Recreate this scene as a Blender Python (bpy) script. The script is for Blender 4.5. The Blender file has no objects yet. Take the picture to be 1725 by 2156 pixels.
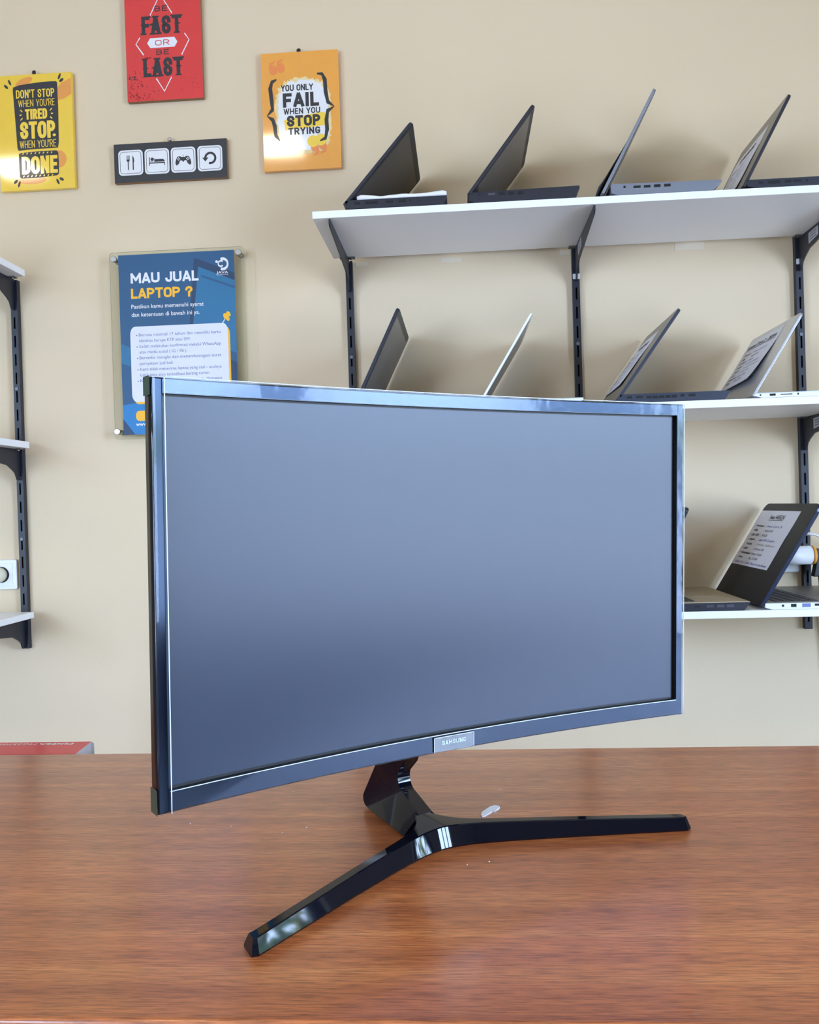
import bpy, bmesh, math, random
from mathutils import Vector, Matrix

random.seed(7)
sc = bpy.context.scene
COL = sc.collection
PI = math.pi
rad = math.radians

# ------------------------------------------------------------------ camera
HC = 1.0685
cd = bpy.data.cameras.new('camera')
cam = bpy.data.objects.new('camera', cd)
COL.objects.link(cam)
cd.sensor_fit = 'HORIZONTAL'
cd.sensor_width = 36.0
cd.lens = 36.0 * 1762.2667 / 1725.0
cd.clip_start = 0.01
r0 = (0.9975257649, 0.0635030772, -0.0301613574)
r1 = (-0.0296277167, -0.0093285697, -0.9995174717)
r2 = (-0.0637537975, 0.9979380427, -0.0074240375)
cam.matrix_world = Matrix(((r0[0], -r1[0], -r2[0], 0), (r0[1], -r1[1], -r2[1], 0), (r0[2], -r1[2], -r2[2], HC), (0, 0, 0, 1)))
sc.camera = cam

# ------------------------------------------------------------------ world (daylight sky, treeline, pavement)
W = bpy.data.worlds.new('World')
sc.world = W
W.use_nodes = True
nt = W.node_tree
nt.nodes.clear()
out = nt.nodes.new('ShaderNodeOutputWorld')
bg = nt.nodes.new('ShaderNodeBackground')
SKY_STRENGTH = 48.0
bg.inputs['Strength'].default_value = SKY_STRENGTH
tc = nt.nodes.new('ShaderNodeTexCoord')
sep = nt.nodes.new('ShaderNodeSeparateXYZ')
nt.links.new(tc.outputs['Generated'], sep.inputs[0])
mr = nt.nodes.new('ShaderNodeMapRange')
mr.inputs['From Min'].default_value = -1.0
nz = nt.nodes.new('ShaderNodeTexNoise')
nz.inputs['Scale'].default_value = 9.0
nz.inputs['Detail'].default_value = 5.0
nt.links.new(tc.outputs['Generated'], nz.inputs['Vector'])
ma = nt.nodes.new('ShaderNodeMath'); ma.operation = 'MULTIPLY_ADD'
ma.inputs[1].default_value = 0.22
nt.links.new(nz.outputs['Fac'], ma.inputs[0])
ms = nt.nodes.new('ShaderNodeMath'); ms.operation = 'SUBTRACT'; ms.inputs[1].default_value = 0.11
nt.links.new(ma.outputs[0], ms.inputs[0])
nt.links.new(sep.outputs['Z'], ma.inputs[2])
nt.links.new(ms.outputs[0], mr.inputs['Value'])
cr = nt.nodes.new('ShaderNodeValToRGB')
el = cr.color_ramp.elements
el[0].position = 0.0; el[0].color = (0.17, 0.20, 0.26, 1)
el[1].position = 1.0; el[1].color = (0.50, 0.68, 1.0, 1)
for p, c in ((0.44, (0.32, 0.40, 0.56, 1)), (0.490, (0.30, 0.38, 0.52, 1)), (0.500, (0.15, 0.22, 0.16, 1)), (0.512, (0.18, 0.26, 0.22, 1)), (0.530, (0.44, 0.60, 0.90, 1)), (0.75, (0.50, 0.68, 1.0, 1))):
    e = el.new(p); e.color = c
nt.links.new(mr.outputs[0], cr.inputs[0])
nt.links.new(cr.outputs[0], bg.inputs['Color'])
nt.links.new(bg.outputs[0], out.inputs['Surface'])

# ------------------------------------------------------------------ room extents, window openings, exposure
XL, XR, YB, YF, ZC = -2.9, 2.35, 2.13, -3.3, 3.25
WIN_R = (-1.02, 0.02, 0.35, 2.38)       # right wall: y0, y1, z0, z1
WIN_S = (0.48, 1.05, 0.50, 1.30)         # small low window in the right wall
WIN_L = (-1.60, -0.75, 0.30, 2.30)       # left wall: y0, y1, z0, z1
WIN_B = (-2.75, -2.0, 0.05, 2.30)       # wall behind the camera: x0, x1, z0, z1


def portal(name, loc, rot, sx, sy):
    l = bpy.data.lights.new(name, 'AREA')
    l.shape = 'RECTANGLE'; l.size = sx; l.size_y = sy
    l.cycles.is_portal = True
    o = bpy.data.objects.new(name, l)
    COL.objects.link(o); o.location = loc; o.rotation_euler = rot
    return o


portal('daylight_portal_side', (XR + 0.10, (WIN_R[0] + WIN_R[1]) / 2, (WIN_R[2] + WIN_R[3]) / 2), (0, rad(90), 0), WIN_R[3] - WIN_R[2], WIN_R[1] - WIN_R[0])
portal('daylight_portal_low', (XR + 0.10, (WIN_S[0] + WIN_S[1]) / 2, (WIN_S[2] + WIN_S[3]) / 2), (0, rad(90), 0), WIN_S[3] - WIN_S[2], WIN_S[1] - WIN_S[0])
portal('daylight_portal_rear', ((WIN_B[0] + WIN_B[1]) / 2, YF - 0.10, (WIN_B[2] + WIN_B[3]) / 2), (rad(90), 0, 0), WIN_B[1] - WIN_B[0], WIN_B[3] - WIN_B[2])

portal('daylight_portal_left', (XL - 0.10, (WIN_L[0] + WIN_L[1]) / 2, (WIN_L[2] + WIN_L[3]) / 2), (0, rad(-90), 0), WIN_L[3] - WIN_L[2], WIN_L[1] - WIN_L[0])

sc.view_settings.view_transform = 'Standard'
sc.view_settings.look = 'None'
sc.view_settings.gamma = 1.0
sc.view_settings.use_curve_mapping = False
sc.view_settings.exposure = 0.06


# ------------------------------------------------------------------ materials
def lin(c):
    def f(v):
        v /= 255.0
        return v / 12.92 if v <= 0.04045 else ((v + 0.055) / 1.055) ** 2.4
    return (f(c[0]), f(c[1]), f(c[2]), 1.0)


MATS = {}


def mat(name, rgb, rough=0.5, metal=0.0, spec=0.5, coat=0.0, coat_rough=0.05, var=0.04, scale=30.0, bump=0.0, bscale=400.0, ior=None):
    """A principled material whose colour is varied a little by noise."""
    if name in MATS:
        return MATS[name]
    m = bpy.data.materials.new(name)
    m.use_nodes = True
    t = m.node_tree
    b = t.nodes['Principled BSDF']
    b.inputs['Roughness'].default_value = rough
    b.inputs['Metallic'].default_value = metal
    b.inputs['Specular IOR Level'].default_value = spec
    b.inputs['Coat Weight'].default_value = coat
    b.inputs['Coat Roughness'].default_value = coat_rough
    if ior:
        b.inputs['IOR'].default_value = ior
    co = t.nodes.new('ShaderNodeTexCoord')
    n = t.nodes.new('ShaderNodeTexNoise')
    n.inputs['Scale'].default_value = scale
    n.inputs['Detail'].default_value = 3.0
    t.links.new(co.outputs['Object'], n.inputs['Vector'])
    mx = t.nodes.new('ShaderNodeMix'); mx.data_type = 'RGBA'
    c = lin(rgb)
    mx.inputs['A'].default_value = (c[0] * (1 - var), c[1] * (1 - var), c[2] * (1 - var), 1)
    mx.inputs['B'].default_value = (min(1, c[0] * (1 + var)), min(1, c[1] * (1 + var)), min(1, c[2] * (1 + var)), 1)
    t.links.new(n.outputs['Fac'], mx.inputs['Factor'])
    t.links.new(mx.outputs['Result'], b.inputs['Base Color'])
    if bump:
        n2 = t.nodes.new('ShaderNodeTexNoise')
        n2.inputs['Scale'].default_value = bscale
        n2.inputs['Detail'].default_value = 4.0
        t.links.new(co.outputs['Object'], n2.inputs['Vector'])
        bp = t.nodes.new('ShaderNodeBump')
        bp.inputs['Strength'].default_value = bump
        bp.inputs['Distance'].default_value = 0.002
        t.links.new(n2.outputs['Fac'], bp.inputs['Height'])
        t.links.new(bp.outputs['Normal'], b.inputs['Normal'])
    MATS[name] = m
    return m


def wall_material():
    m = mat('cream_wall_paint', (226, 206, 173), rough=0.62, spec=0.3, var=0.025, scale=2.2)
    t = m.node_tree
    b = t.nodes['Principled BSDF']
    co = t.nodes.new('ShaderNodeTexCoord')
    hs = []
    for s, d, w in ((5.0, 2.0, 1.0), (38.0, 4.0, 0.16), (500.0, 2.0, 0.02)):
        n = t.nodes.new('ShaderNodeTexNoise')
        n.inputs['Scale'].default_value = s; n.inputs['Detail'].default_value = d
        t.links.new(co.outputs['Object'], n.inputs['Vector'])
        k = t.nodes.new('ShaderNodeMath'); k.operation = 'MULTIPLY'; k.inputs[1].default_value = w
        t.links.new(n.outputs['Fac'], k.inputs[0]); hs.append(k)
    a = t.nodes.new('ShaderNodeMath'); t.links.new(hs[0].outputs[0], a.inputs[0]); t.links.new(hs[1].outputs[0], a.inputs[1])
    a2 = t.nodes.new('ShaderNodeMath'); t.links.new(a.outputs[0], a2.inputs[0]); t.links.new(hs[2].outputs[0], a2.inputs[1])
    bp = t.nodes.new('ShaderNodeBump'); bp.inputs['Strength'].default_value = 0.35; bp.inputs['Distance'].default_value = 0.012
    t.links.new(a2.outputs[0], bp.inputs['Height']); t.links.new(bp.outputs['Normal'], b.inputs['Normal'])
    return m


def wood_material():
    m = bpy.data.materials.new('reddish_lacquered_wood')
    m.use_nodes = True
    t = m.node_tree
    b = t.nodes['Principled BSDF']
    co = t.nodes.new('ShaderNodeTexCoord')

    def noise(sx, sy, scale, det, rough=0.55, dist=0.0):
        mp = t.nodes.new('ShaderNodeMapping')
        mp.inputs['Scale'].default_value = (sx, sy, sy)
        t.links.new(co.outputs['Object'], mp.inputs['Vector'])
        n = t.nodes.new('ShaderNodeTexNoise')
        n.inputs['Scale'].default_value = scale; n.inputs['Detail'].default_value = det
        n.inputs['Roughness'].default_value = rough; n.inputs['Distortion'].default_value = dist
        t.links.new(mp.outputs[0], n.inputs['Vector'])
        return n
    broad = noise(0.35, 3.0, 3.0, 3.0)
    band = noise(0.07, 4.0, 9.0, 8.0, 0.68, 0.2)
    fibre = noise(0.06, 1.0, 620.0, 5.0, 0.62)
    pores = noise(0.05, 1.0, 900.0, 2.0)
    r1_ = t.nodes.new('ShaderNodeValToRGB')
    e = r1_.color_ramp.elements
    e[0].position = 0.30; e[0].color = lin((156, 86, 46))
    e[1].position = 0.72; e[1].color = lin((206, 134, 76))
    k = e.new(0.5); k.color = lin((184, 108, 58))
    t.links.new(band.outputs['Fac'], r1_.inputs[0])
    r2_ = t.nodes.new('ShaderNodeValToRGB')
    e = r2_.color_ramp.elements
    e[0].position = 0.25; e[0].color = (0.74, 0.66, 0.62, 1)
    e[1].position = 0.75; e[1].color = (1.18, 1.16, 1.10, 1)
    t.links.new(broad.outputs['Fac'], r2_.inputs[0])
    m1 = t.nodes.new('ShaderNodeMix'); m1.data_type = 'RGBA'; m1.blend_type = 'MULTIPLY'
    m1.inputs['Factor'].default_value = 1.0
    t.links.new(r1_.outputs[0], m1.inputs['A']); t.links.new(r2_.outputs[0], m1.inputs['B'])
    r3_ = t.nodes.new('ShaderNodeValToRGB')
    e = r3_.color_ramp.elements
    e[0].position = 0.37; e[0].color = (0.40, 0.33, 0.29, 1)
    e[1].position = 0.58; e[1].color = (1.10, 1.08, 1.06, 1)
    t.links.new(fibre.outputs['Fac'], r3_.inputs[0])
    m2 = t.nodes.new('ShaderNodeMix'); m2.data_type = 'RGBA'; m2.blend_type = 'MULTIPLY'
    m2.inputs['Factor'].default_value = 0.75
    t.links.new(m1.outputs['Result'], m2.inputs['A']); t.links.new(r3_.outputs[0], m2.inputs['B'])
    t.links.new(m2.outputs['Result'], b.inputs['Base Color'])
    b.inputs['Roughness'].default_value = 0.36
    b.inputs['Specular IOR Level'].default_value = 0.5
    b.inputs['Coat Weight'].default_value = 0.7
    b.inputs['Coat Roughness'].default_value = 0.11
    ad = t.nodes.new('ShaderNodeMath')
    t.links.new(fibre.outputs['Fac'], ad.inputs[0]); t.links.new(pores.outputs['Fac'], ad.inputs[1])
    bp = t.nodes.new('ShaderNodeBump'); bp.inputs['Strength'].default_value = 0.14; bp.inputs['Distance'].default_value = 0.0006
    t.links.new(ad.outputs[0], bp.inputs['Height'])
    t.links.new(bp.outputs['Normal'], b.inputs['Normal'])
    t.links.new(bp.outputs['Normal'], b.inputs['Coat Normal'])
    return m


def clear_material(name, tint=(255, 255, 255), fres=1.45, rough=0.02, bump=0.0):
    """Thin clear sheet: see-through with a mirror-like sheen."""
    m = bpy.data.materials.new(name)
    m.use_nodes = True
    t = m.node_tree
    t.nodes.clear()
    o = t.nodes.new('ShaderNodeOutputMaterial')
    tr = t.nodes.new('ShaderNodeBsdfTransparent'); tr.inputs['Color'].default_value = lin(tint)
    gl = t.nodes.new('ShaderNodeBsdfGlossy'); gl.inputs['Roughness'].default_value = rough
    fr = t.nodes.new('ShaderNodeFresnel'); fr.inputs['IOR'].default_value = fres
    mx = t.nodes.new('ShaderNodeMixShader')
    t.links.new(fr.outputs[0], mx.inputs[0]); t.links.new(tr.outputs[0], mx.inputs[1]); t.links.new(gl.outputs[0], mx.inputs[2])
    t.links.new(mx.outputs[0], o.inputs['Surface'])
    if bump:
        co = t.nodes.new('ShaderNodeTexCoord')
        n = t.nodes.new('ShaderNodeTexNoise'); n.inputs['Scale'].default_value = 40.0
        t.links.new(co.outputs['Object'], n.inputs['Vector'])
        bp = t.nodes.new('ShaderNodeBump'); bp.inputs['Strength'].default_value = bump; bp.inputs['Distance'].default_value = 0.004
        t.links.new(n.outputs['Fac'], bp.inputs['Height'])
        t.links.new(bp.outputs['Normal'], gl.inputs['Normal'])
        t.links.new(bp.outputs['Normal'], fr.inputs['Normal'])
    MATS[name] = m
    return m


M_WALL = wall_material()
M_WOOD = wood_material()
M_WHITE = mat('white_laminate', (238, 238, 238), rough=0.38, var=0.015, scale=8)
M_RAIL = mat('black_powder_coated_steel', (32, 35, 46), rough=0.42, var=0.1, bump=0.05, bscale=900)
M_SLOT = mat('dark_slot', (8, 9, 12), rough=0.7)
M_STEEL = mat('brushed_steel', (190, 190, 188), rough=0.28, metal=1.0)
M_STICKER = mat('grey_sticker_paper', (178, 180, 186), rough=0.5)
M_INK = mat('dark_ink', (38, 40, 46), rough=0.45)
M_GREYINK = mat('grey_ink', (120, 118, 130), rough=0.6)
M_PAPER = mat('white_paper', (222, 220, 226), rough=0.7, var=0.02)
M_MDF = mat('mdf_edge', (150, 112, 78), rough=0.7, var=0.12, scale=200)
M_PLUG = mat('beige_plug_plastic', (226, 220, 192), rough=0.4)
M_WPLASTIC = mat('white_plastic', (228, 230, 234), rough=0.35, var=0.02)
M_BLACK = mat('black_plastic', (22, 23, 28), rough=0.4, var=0.08)


# ------------------------------------------------------------------ mesh building
class MB:
    """Collects faces and links them as one mesh object."""

    def __init__(self, xf=None):
        self.v = []; self.f = []; self.m = []; self.mats = []; self.smooth = []
        self.xf = xf

    def mi(self, m):
        if m not in self.mats:
            self.mats.append(m)
        return self.mats.index(m)

    def add(self, vs, fs, m, smooth=False):
        o = len(self.v)
        self.v += [tuple(self.xf(*p)) if self.xf else tuple(p) for p in vs]
        i = self.mi(m)
        for f in fs:
            self.f.append([a + o for a in f]); self.m.append(i); self.smooth.append(smooth)

    def box(self, a, b, m):
        x0, y0, z0 = a; x1, y1, z1 = b
        vs = [(x0, y0, z0), (x1, y0, z0), (x1, y1, z0), (x0, y1, z0), (x0, y0, z1), (x1, y0, z1), (x1, y1, z1), (x0, y1, z1)]
        self.add(vs, [(3, 2, 1, 0), (4, 5, 6, 7), (0, 1, 5, 4), (1, 2, 6, 5), (2, 3, 7, 6), (3, 0, 4, 7)], m)

    def poly(self, pts, m):
        self.add(pts, [list(range(len(pts)))], m)

    def prism(self, pts, w0, w1, fn, m, smooth=False):
        """A 2-D outline pushed from w0 to w1; fn(a, b, w) gives the point."""
        n = len(pts)
        vs = [fn(a, b, w0) for a, b in pts] + [fn(a, b, w1) for a, b in pts]
        fs = [list(range(n))[::-1], list(range(n, 2 * n))]
        self.add(vs, fs, m)
        self.add(vs, [(i, (i + 1) % n, n + (i + 1) % n, n + i) for i in range(n)], m, smooth)

    def tube(self, pts, r, m, n=10, caps=True, radii=None):
        pts = [Vector(p) for p in pts]
        vs = []; prev = None
        for i, p in enumerate(pts):
            d = (pts[min(i + 1, len(pts) - 1)] - pts[max(i - 1, 0)]).normalized()
            if prev is None:
                a = d.orthogonal().normalized()
            else:
                a = (prev - d * prev.dot(d)).normalized()
            prev = a
            b = d.cross(a)
            rr = radii[i] if radii else r
            for k in range(n):
                t = 2 * PI * k / n
                vs.append(tuple(p + (a * math.cos(t) + b * math.sin(t)) * rr))
        fs = []
        for i in range(len(pts) - 1):
            for k in range(n):
                fs.append((i * n + k, i * n + (k + 1) % n, (i + 1) * n + (k + 1) % n, (i + 1) * n + k))
        self.add(vs, fs, m, True)
        if caps:
            self.add(vs, [list(range(n))[::-1], [(len(pts) - 1) * n + k for k in range(n)]], m)

    def grid(self, rows, m, smooth=True, closed=False):
        nr, nc = len(rows), len(rows[0])
        vs = [p for r in rows for p in r]
        fs = []
        for i in range(nr - 1):
            for j in range(nc - (0 if closed else 1)):
                j2 = (j + 1) % nc
                fs.append((i * nc + j, i * nc + j2, (i + 1) * nc + j2, (i + 1) * nc + j))
        self.add(vs, fs, m, smooth)

    def build(self, name, parent=None, bevel=0.0, seg=2, merge=True, flip=True):
        me = bpy.data.meshes.new(name)
        me.from_pydata(self.v, [], self.f)
        for mm in self.mats:
            me.materials.append(mm)
        for p, i, s in zip(me.polygons, self.m, self.smooth):
            p.material_index = i; p.use_smooth = s
        if merge:
            bm = bmesh.new(); bm.from_mesh(me)
            bmesh.ops.remove_doubles(bm, verts=bm.verts, dist=1e-6)
            if flip:
                bmesh.ops.recalc_face_normals(bm, faces=bm.faces)
            bm.to_mesh(me); bm.free()
        o = bpy.data.objects.new(name, me)
        COL.objects.link(o)
        if parent:
            o.parent = parent
        if bevel:
            bv = o.modifiers.new('edge', 'BEVEL')
            bv.width = bevel; bv.segments = seg; bv.limit_method = 'ANGLE'; bv.angle_limit = rad(40)
            bv.harden_normals = True
        return o


def tag(o, label, cat, group=None, kind=None):
    o['label'] = label
    o['category'] = cat
    if group:
        o['group'] = group
    if kind:
        o['kind'] = kind
    return o


def struct(o, label=None):
    o['kind'] = 'structure'
    if label:
        o['label'] = label
    return o


def empty(name, loc, rz, label, cat, group=None):
    o = bpy.data.objects.new(name, None)
    o.empty_display_size = 0.05
    COL.objects.link(o)
    o.location = loc; o.rotation_euler = (0, 0, rz)
    return tag(o, label, cat, group)


_lift = [0]


def lift(mb, n0):
    """Raises the newest print by a hair so that overlapping inks never share a plane."""
    _lift[0] = (_lift[0] + 1) % 12
    for i in range(n0, len(mb.v)):
        q = mb.v[i]
        mb.v[i] = (q[0], q[1] - 0.00001 * _lift[0], q[2])


# lettering -------------------------------------------------------------
_glyphs = {}


def glyphs(s, bold=0.0):
    key = (s, bold)
    if key not in _glyphs:
        c = bpy.data.curves.new('txt', 'FONT')
        c.body = s; c.size = 1.0; c.offset = bold; c.resolution_u = 3
        o = bpy.data.objects.new('txt', c)
        COL.objects.link(o)
        dg = bpy.context.evaluated_depsgraph_get()
        me = o.evaluated_get(dg).to_mesh()
        vs = [(v.co.x, v.co.y) for v in me.vertices]
        fs = [list(p.vertices) for p in me.polygons]
        o.evaluated_get(dg).to_mesh_clear()
        bpy.data.objects.remove(o); bpy.data.curves.remove(c)
        _glyphs[key] = (vs, fs)
    return _glyphs[key]


def text(mb, s, x0, x1, base, cap, m, fn, bold=0.0, slope=0.0):
    """Writes s from x0 to x1 on the baseline with capital height cap; fn(x, y) gives the point."""
    vs, fs = glyphs(s, bold)
    if not vs:
        return
    hv = glyphs('H', bold)[0]
    ch = max(p[1] for p in hv) - min(p[1] for p in hv)
    bl = min(p[1] for p in hv)
    a = min(p[0] for p in vs); b = max(p[0] for p in vs)
    kx = (x1 - x0) / (b - a); ky = cap / ch
    mb.add([fn(x0 + (p[0] - a) * kx, base + (p[1] - bl) * ky + slope * (p[0] - a) * kx) for p in vs], fs, m)


def _arc(cx, cy, rx, ry, a0, a1, n=6):
    return [(cx + rx * math.cos(rad(a0 + (a1 - a0) * k / n)), cy + ry * math.sin(rad(a0 + (a1 - a0) * k / n))) for k in range(n + 1)]


def _ring(x0=0.0, x1=1.0, y0=0.0, y1=1.0, ry=0.26):
    cx = (x0 + x1) / 2; rx = (x1 - x0) / 2
    p = _arc(cx, y1 - ry, rx, ry, 0, 180) + _arc(cx, y0 + ry, rx, ry, 180, 360)
    return p + [p[0]]


# block capitals as centre lines in a unit cell: letter -> (relative width, strokes)
CAPS = {
    'A': (1.0, [[(0, 0), (0.46, 1)], [(0.54, 1), (1, 0)], [(0.2, 0.24), (0.8, 0.24)]]),
    'B': (0.9, [[(0, 0), (0, 1)], [(0, 1), (0.5, 1)] + _arc(0.5, 0.76, 0.42, 0.24, 90, -90) + [(0, 0.52)], [(0, 0), (0.5, 0)] + _arc(0.5, 0.26, 0.5, 0.26, -90, 90) + [(0, 0.52)]]),
    'D': (0.95, [[(0, 0), (0, 1)], [(0.1, 1), (0.4, 1)] + _arc(0.4, 0.7, 0.6, 0.3, 90, 0) + _arc(0.4, 0.3, 0.6, 0.3, 0, -90) + [(0.1, 0)]]),
    'E': (0.78, [[(1, 1), (0, 1), (0, 0), (1, 0)], [(0, 0.51), (0.85, 0.51)]]),
    'F': (0.76, [[(1, 1), (0, 1), (0, 0)], [(0, 0.49), (0.85, 0.49)]]),
    'G': (0.95, [_arc(0.5, 0.76, 0.5, 0.24, 25, 180) + _arc(0.5, 0.24, 0.5, 0.24, 180, 360) + [(1, 0.43), (0.6, 0.43)]]),
    'H': (1.0, [[(0, 0), (0, 1)], [(1, 0), (1, 1)], [(0, 0.5), (1, 0.5)]]),
    'I': (0.0, [[(0.5, 0), (0.5, 1)]]),
    'J': (0.75, [[(1, 1), (1, 0.26)] + _arc(0.5, 0.26, 0.5, 0.26, 0, -180)]),
    'L': (0.72, [[(0, 1), (0, 0), (1, 0)]]),
    'M': (1.3, [[(0, 0), (0, 1)], [(1, 0), (1, 1)], [(0.02, 1), (0.5, 0.3)], [(0.5, 0.3), (0.98, 1)]]),
    'N': (1.0, [[(0, 0), (0, 1)], [(1, 0), (1, 1)], [(0.03, 0.97), (0.97, 0.03)]]),
    'O': (1.0, [_ring()]),
    'P': (0.92, [[(0, 0), (0, 1)], [(0.1, 1), (0.5, 1)] + _arc(0.5, 0.73, 0.5, 0.27, 90, -90) + [(0.1, 0.46)]]),
    'R': (0.95, [[(0, 0), (0, 1)], [(0.1, 1), (0.5, 1)] + _arc(0.5, 0.74, 0.5, 0.26, 90, -90) + [(0.1, 0.48)], [(0.5, 0.48), (1, 0)]]),
    'S': (0.92, [[(1, 0.74)] + _arc(0.5, 0.76, 0.5, 0.24, 0, 180) + [(0.08, 0.64), (0.92, 0.38), (1, 0.26)] + _arc(0.5, 0.24, 0.5, 0.24, 0, -180) + [(0, 0.28)]]),
    'T': (0.95, [[(0, 1), (1, 1)], [(0.5, 1), (0.5, 0)]]),
    'U': (1.0, [[(0, 1), (0, 0.26)] + _arc(0.5, 0.26, 0.5, 0.26, 180, 360) + [(1, 1)]]),
    'W': (1.5, [[(0, 1), (0.25, 0)], [(0.25, 0), (0.5, 0.95)], [(0.5, 0.95), (0.75, 0)], [(0.75, 0), (1, 1)]]),
    'Y': (1.0, [[(0, 1), (0.5, 0.45)], [(0.5, 0.45), (1, 1)], [(0.5, 0.45), (0.5, 0)]]),
    'V': (1.0, [[(0, 1), (0.5, 0)], [(0.5, 0), (1, 1)]]),
    "'": (0.0, [[(0.5, 1), (0.5, 0.74)]]),
    '?': (0.85, [[(0, 0.74)] + _arc(0.5, 0.74, 0.5, 0.26, 180, -60) + [(0.5, 0.4), (0.5, 0.26)], [(0.5, 0.08), (0.5, -0.04)]]),
}


def block(mb, s, x0, x1, base, cap, m, f, wt=0.2, asp=0.5, gap=0.1, serif=0.0, dims=(1.0, 1.0)):
    """Block capitals from x0 to x1; y runs downwards; wt = stroke/capital height, asp = letter width/capital height; dims scales x and y to one unit."""
    kx, ky = dims
    st = wt * cap * ky                                     # stroke in real units
    ws = []
    for ch in s:
        ws.append(asp * cap * ky * 0.6 if ch == ' ' else CAPS[ch][0] * asp * cap * ky + st)
    total = sum(ws) + gap * cap * ky * (len(s) - 1)
    sx = (x1 - x0) * kx / total
    x = x0 * kx
    for ch, w_ in zip(s, ws):
        if ch != ' ':
            lw = (w_ - st) * sx
            ox = x + st * sx / 2
            for line in CAPS[ch][1]:
                pts = []
                for (a_, c_) in line:
                    px = ox + (a_ * lw if CAPS[ch][0] > 0 else 0.0)
                    py = st / 2 + c_ * (cap * ky - st)
                    pts.append((px, py))
                pts = [p for i, p in enumerate(pts) if i == 0 or math.hypot(p[0] - pts[i - 1][0], p[1] - pts[i - 1][1]) > 1e-7]
                closed = math.hypot(pts[0][0] - pts[-1][0], pts[0][1] - pts[-1][1]) < 1e-7
                n0 = len(mb.v)
                thick(mb, pts, st, m, lambda X, Y: f(X / kx, base - Y / ky), closed)
                lift(mb, n0)
            if serif:
                for line in CAPS[ch][1]:
                    for (a_, c_) in (line[0], line[-1]):
                        if c_ in (0, 1):
                            px = ox + (a_ * lw if CAPS[ch][0] > 0 else 0.0); py = st * .22 if c_ == 0 else cap * ky - st * .22
                            q = [(px - st * serif, py - st * .22), (px + st * serif, py - st * .22), (px + st * serif, py + st * .22), (px - st * serif, py + st * .22)]
                            n0 = len(mb.v)
                            mb.poly([f(X / kx, base - Y / ky) for X, Y in q], m)
                            lift(mb, n0)
        x += (w_ + gap * cap * ky) * sx


def thick(mb, pts, w, m, fn, closed=False):
    """A polyline of width w with mitred corners and square ends."""
    n = len(pts)
    if closed:
        pts = pts[:-1]; n -= 1
    L, R = [], []
    for i in range(n):
        p = Vector(pts[i])
        a = Vector(pts[(i - 1) % n]) if (closed or i > 0) else None
        c = Vector(pts[(i + 1) % n]) if (closed or i < n - 1) else None
        d1 = (p - a).normalized() if a is not None else None
        d2 = (c - p).normalized() if c is not None else None
        if d1 is None: d1 = d2; p = p - d2 * w / 2
        if d2 is None: d2 = d1; p = p + d1 * w / 2
        n1 = Vector((-d1.y, d1.x)); n2 = Vector((-d2.y, d2.x))
        k = n1 + n2
        if k.length < 0.35:
            k = n1
        else:
            k = k / (k.dot(n1))
        if k.length > 1.9:
            k = k.normalized() * 1.9
        L.append(tuple(p + k * w / 2)); R.append(tuple(p - k * w / 2))
    fs = [(i, n + i, n + (i + 1) % n, (i + 1) % n) for i in range(n if closed else n - 1)]
    mb.add([fn(*p) for p in L] + [fn(*p) for p in R], fs, m)


def rrect(x0, y0, x1, y1, r, n=6):
    pts = []
    for cx, cy, a0 in ((x1 - r, y1 - r, 0), (x0 + r, y1 - r, 90), (x0 + r, y0 + r, 180), (x1 - r, y0 + r, 270)):
        for k in range(n + 1):
            a = rad(a0 + 90 * k / n)
            pts.append((cx + r * math.cos(a), cy + r * math.sin(a)))
    return pts


def disc(cx, cy, rx, ry=None, n=24, rot=0.0):
    ry = rx if ry is None else ry
    c, s = math.cos(rot), math.sin(rot)
    out_ = []
    for k in range(n):
        a = 2 * PI * k / n
        x, y = rx * math.cos(a), ry * math.sin(a)
        out_.append((cx + x * c - y * s, cy + x * s + y * c))
    return out_


def stroke(pts, w):
    """Outline of a polyline with width w (number or list)."""
    L, R = [], []
    for i, p in enumerate(pts):
        a = pts[max(i - 1, 0)]; b = pts[min(i + 1, len(pts) - 1)]
        dx, dy = b[0] - a[0], b[1] - a[1]
        d = math.hypot(dx, dy) or 1.0
        ww = (w[i] if isinstance(w, (list, tuple)) else w) / 2
        L.append((p[0] - dy / d * ww, p[1] + dx / d * ww)); R.append((p[0] + dy / d * ww, p[1] - dx / d * ww))
    return L, R


def draw_stroke(mb, pts, w, m, fn):
    L, R = stroke(pts, w)
    n = len(pts)
    mb.add([fn(*p) for p in L] + [fn(*p) for p in R], [(i, i + 1, n + i + 1, n + i) for i in range(n - 1)], m)


def blob(cx, cy, rx, ry, jag, n=40, seed=1, sq=1.0):
    rg = random.Random(seed)
    out_ = []
    for k in range(n):
        c_, s_ = math.cos(2 * PI * k / n), math.sin(2 * PI * k / n)
        j_ = 1 + rg.uniform(-jag, jag)
        out_.append((cx + rx * j_ * math.copysign(abs(c_) ** sq, c_), cy + ry * j_ * math.copysign(abs(s_) ** sq, s_)))
    return out_


# ------------------------------------------------------------------ room
T = 0.18
b = MB(); b.box((XL - T, YF - T, -0.1), (XR + T, YB + T, 0.0), mat('grey_floor_tiles', (122, 116, 106), rough=0.35, var=0.05, scale=3))
struct(b.build('floor'), 'grey tiled shop floor')
b = MB(); b.box((XL - T, YF - T, ZC), (XR + T, YB + T, ZC + 0.1), mat('white_ceiling_paint', (226, 216, 196), rough=0.8))
struct(b.build('ceiling'), 'white ceiling')
b = MB(); b.box((XL - T, YB, 0), (XR + T, YB + T, ZC), M_WALL)
struct(b.build('wall_back'), 'cream painted wall behind the desk')


M_WALL2 = mat('beige_wall_paint', (168, 156, 138), rough=0.6, var=0.03, scale=2.0)


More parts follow.
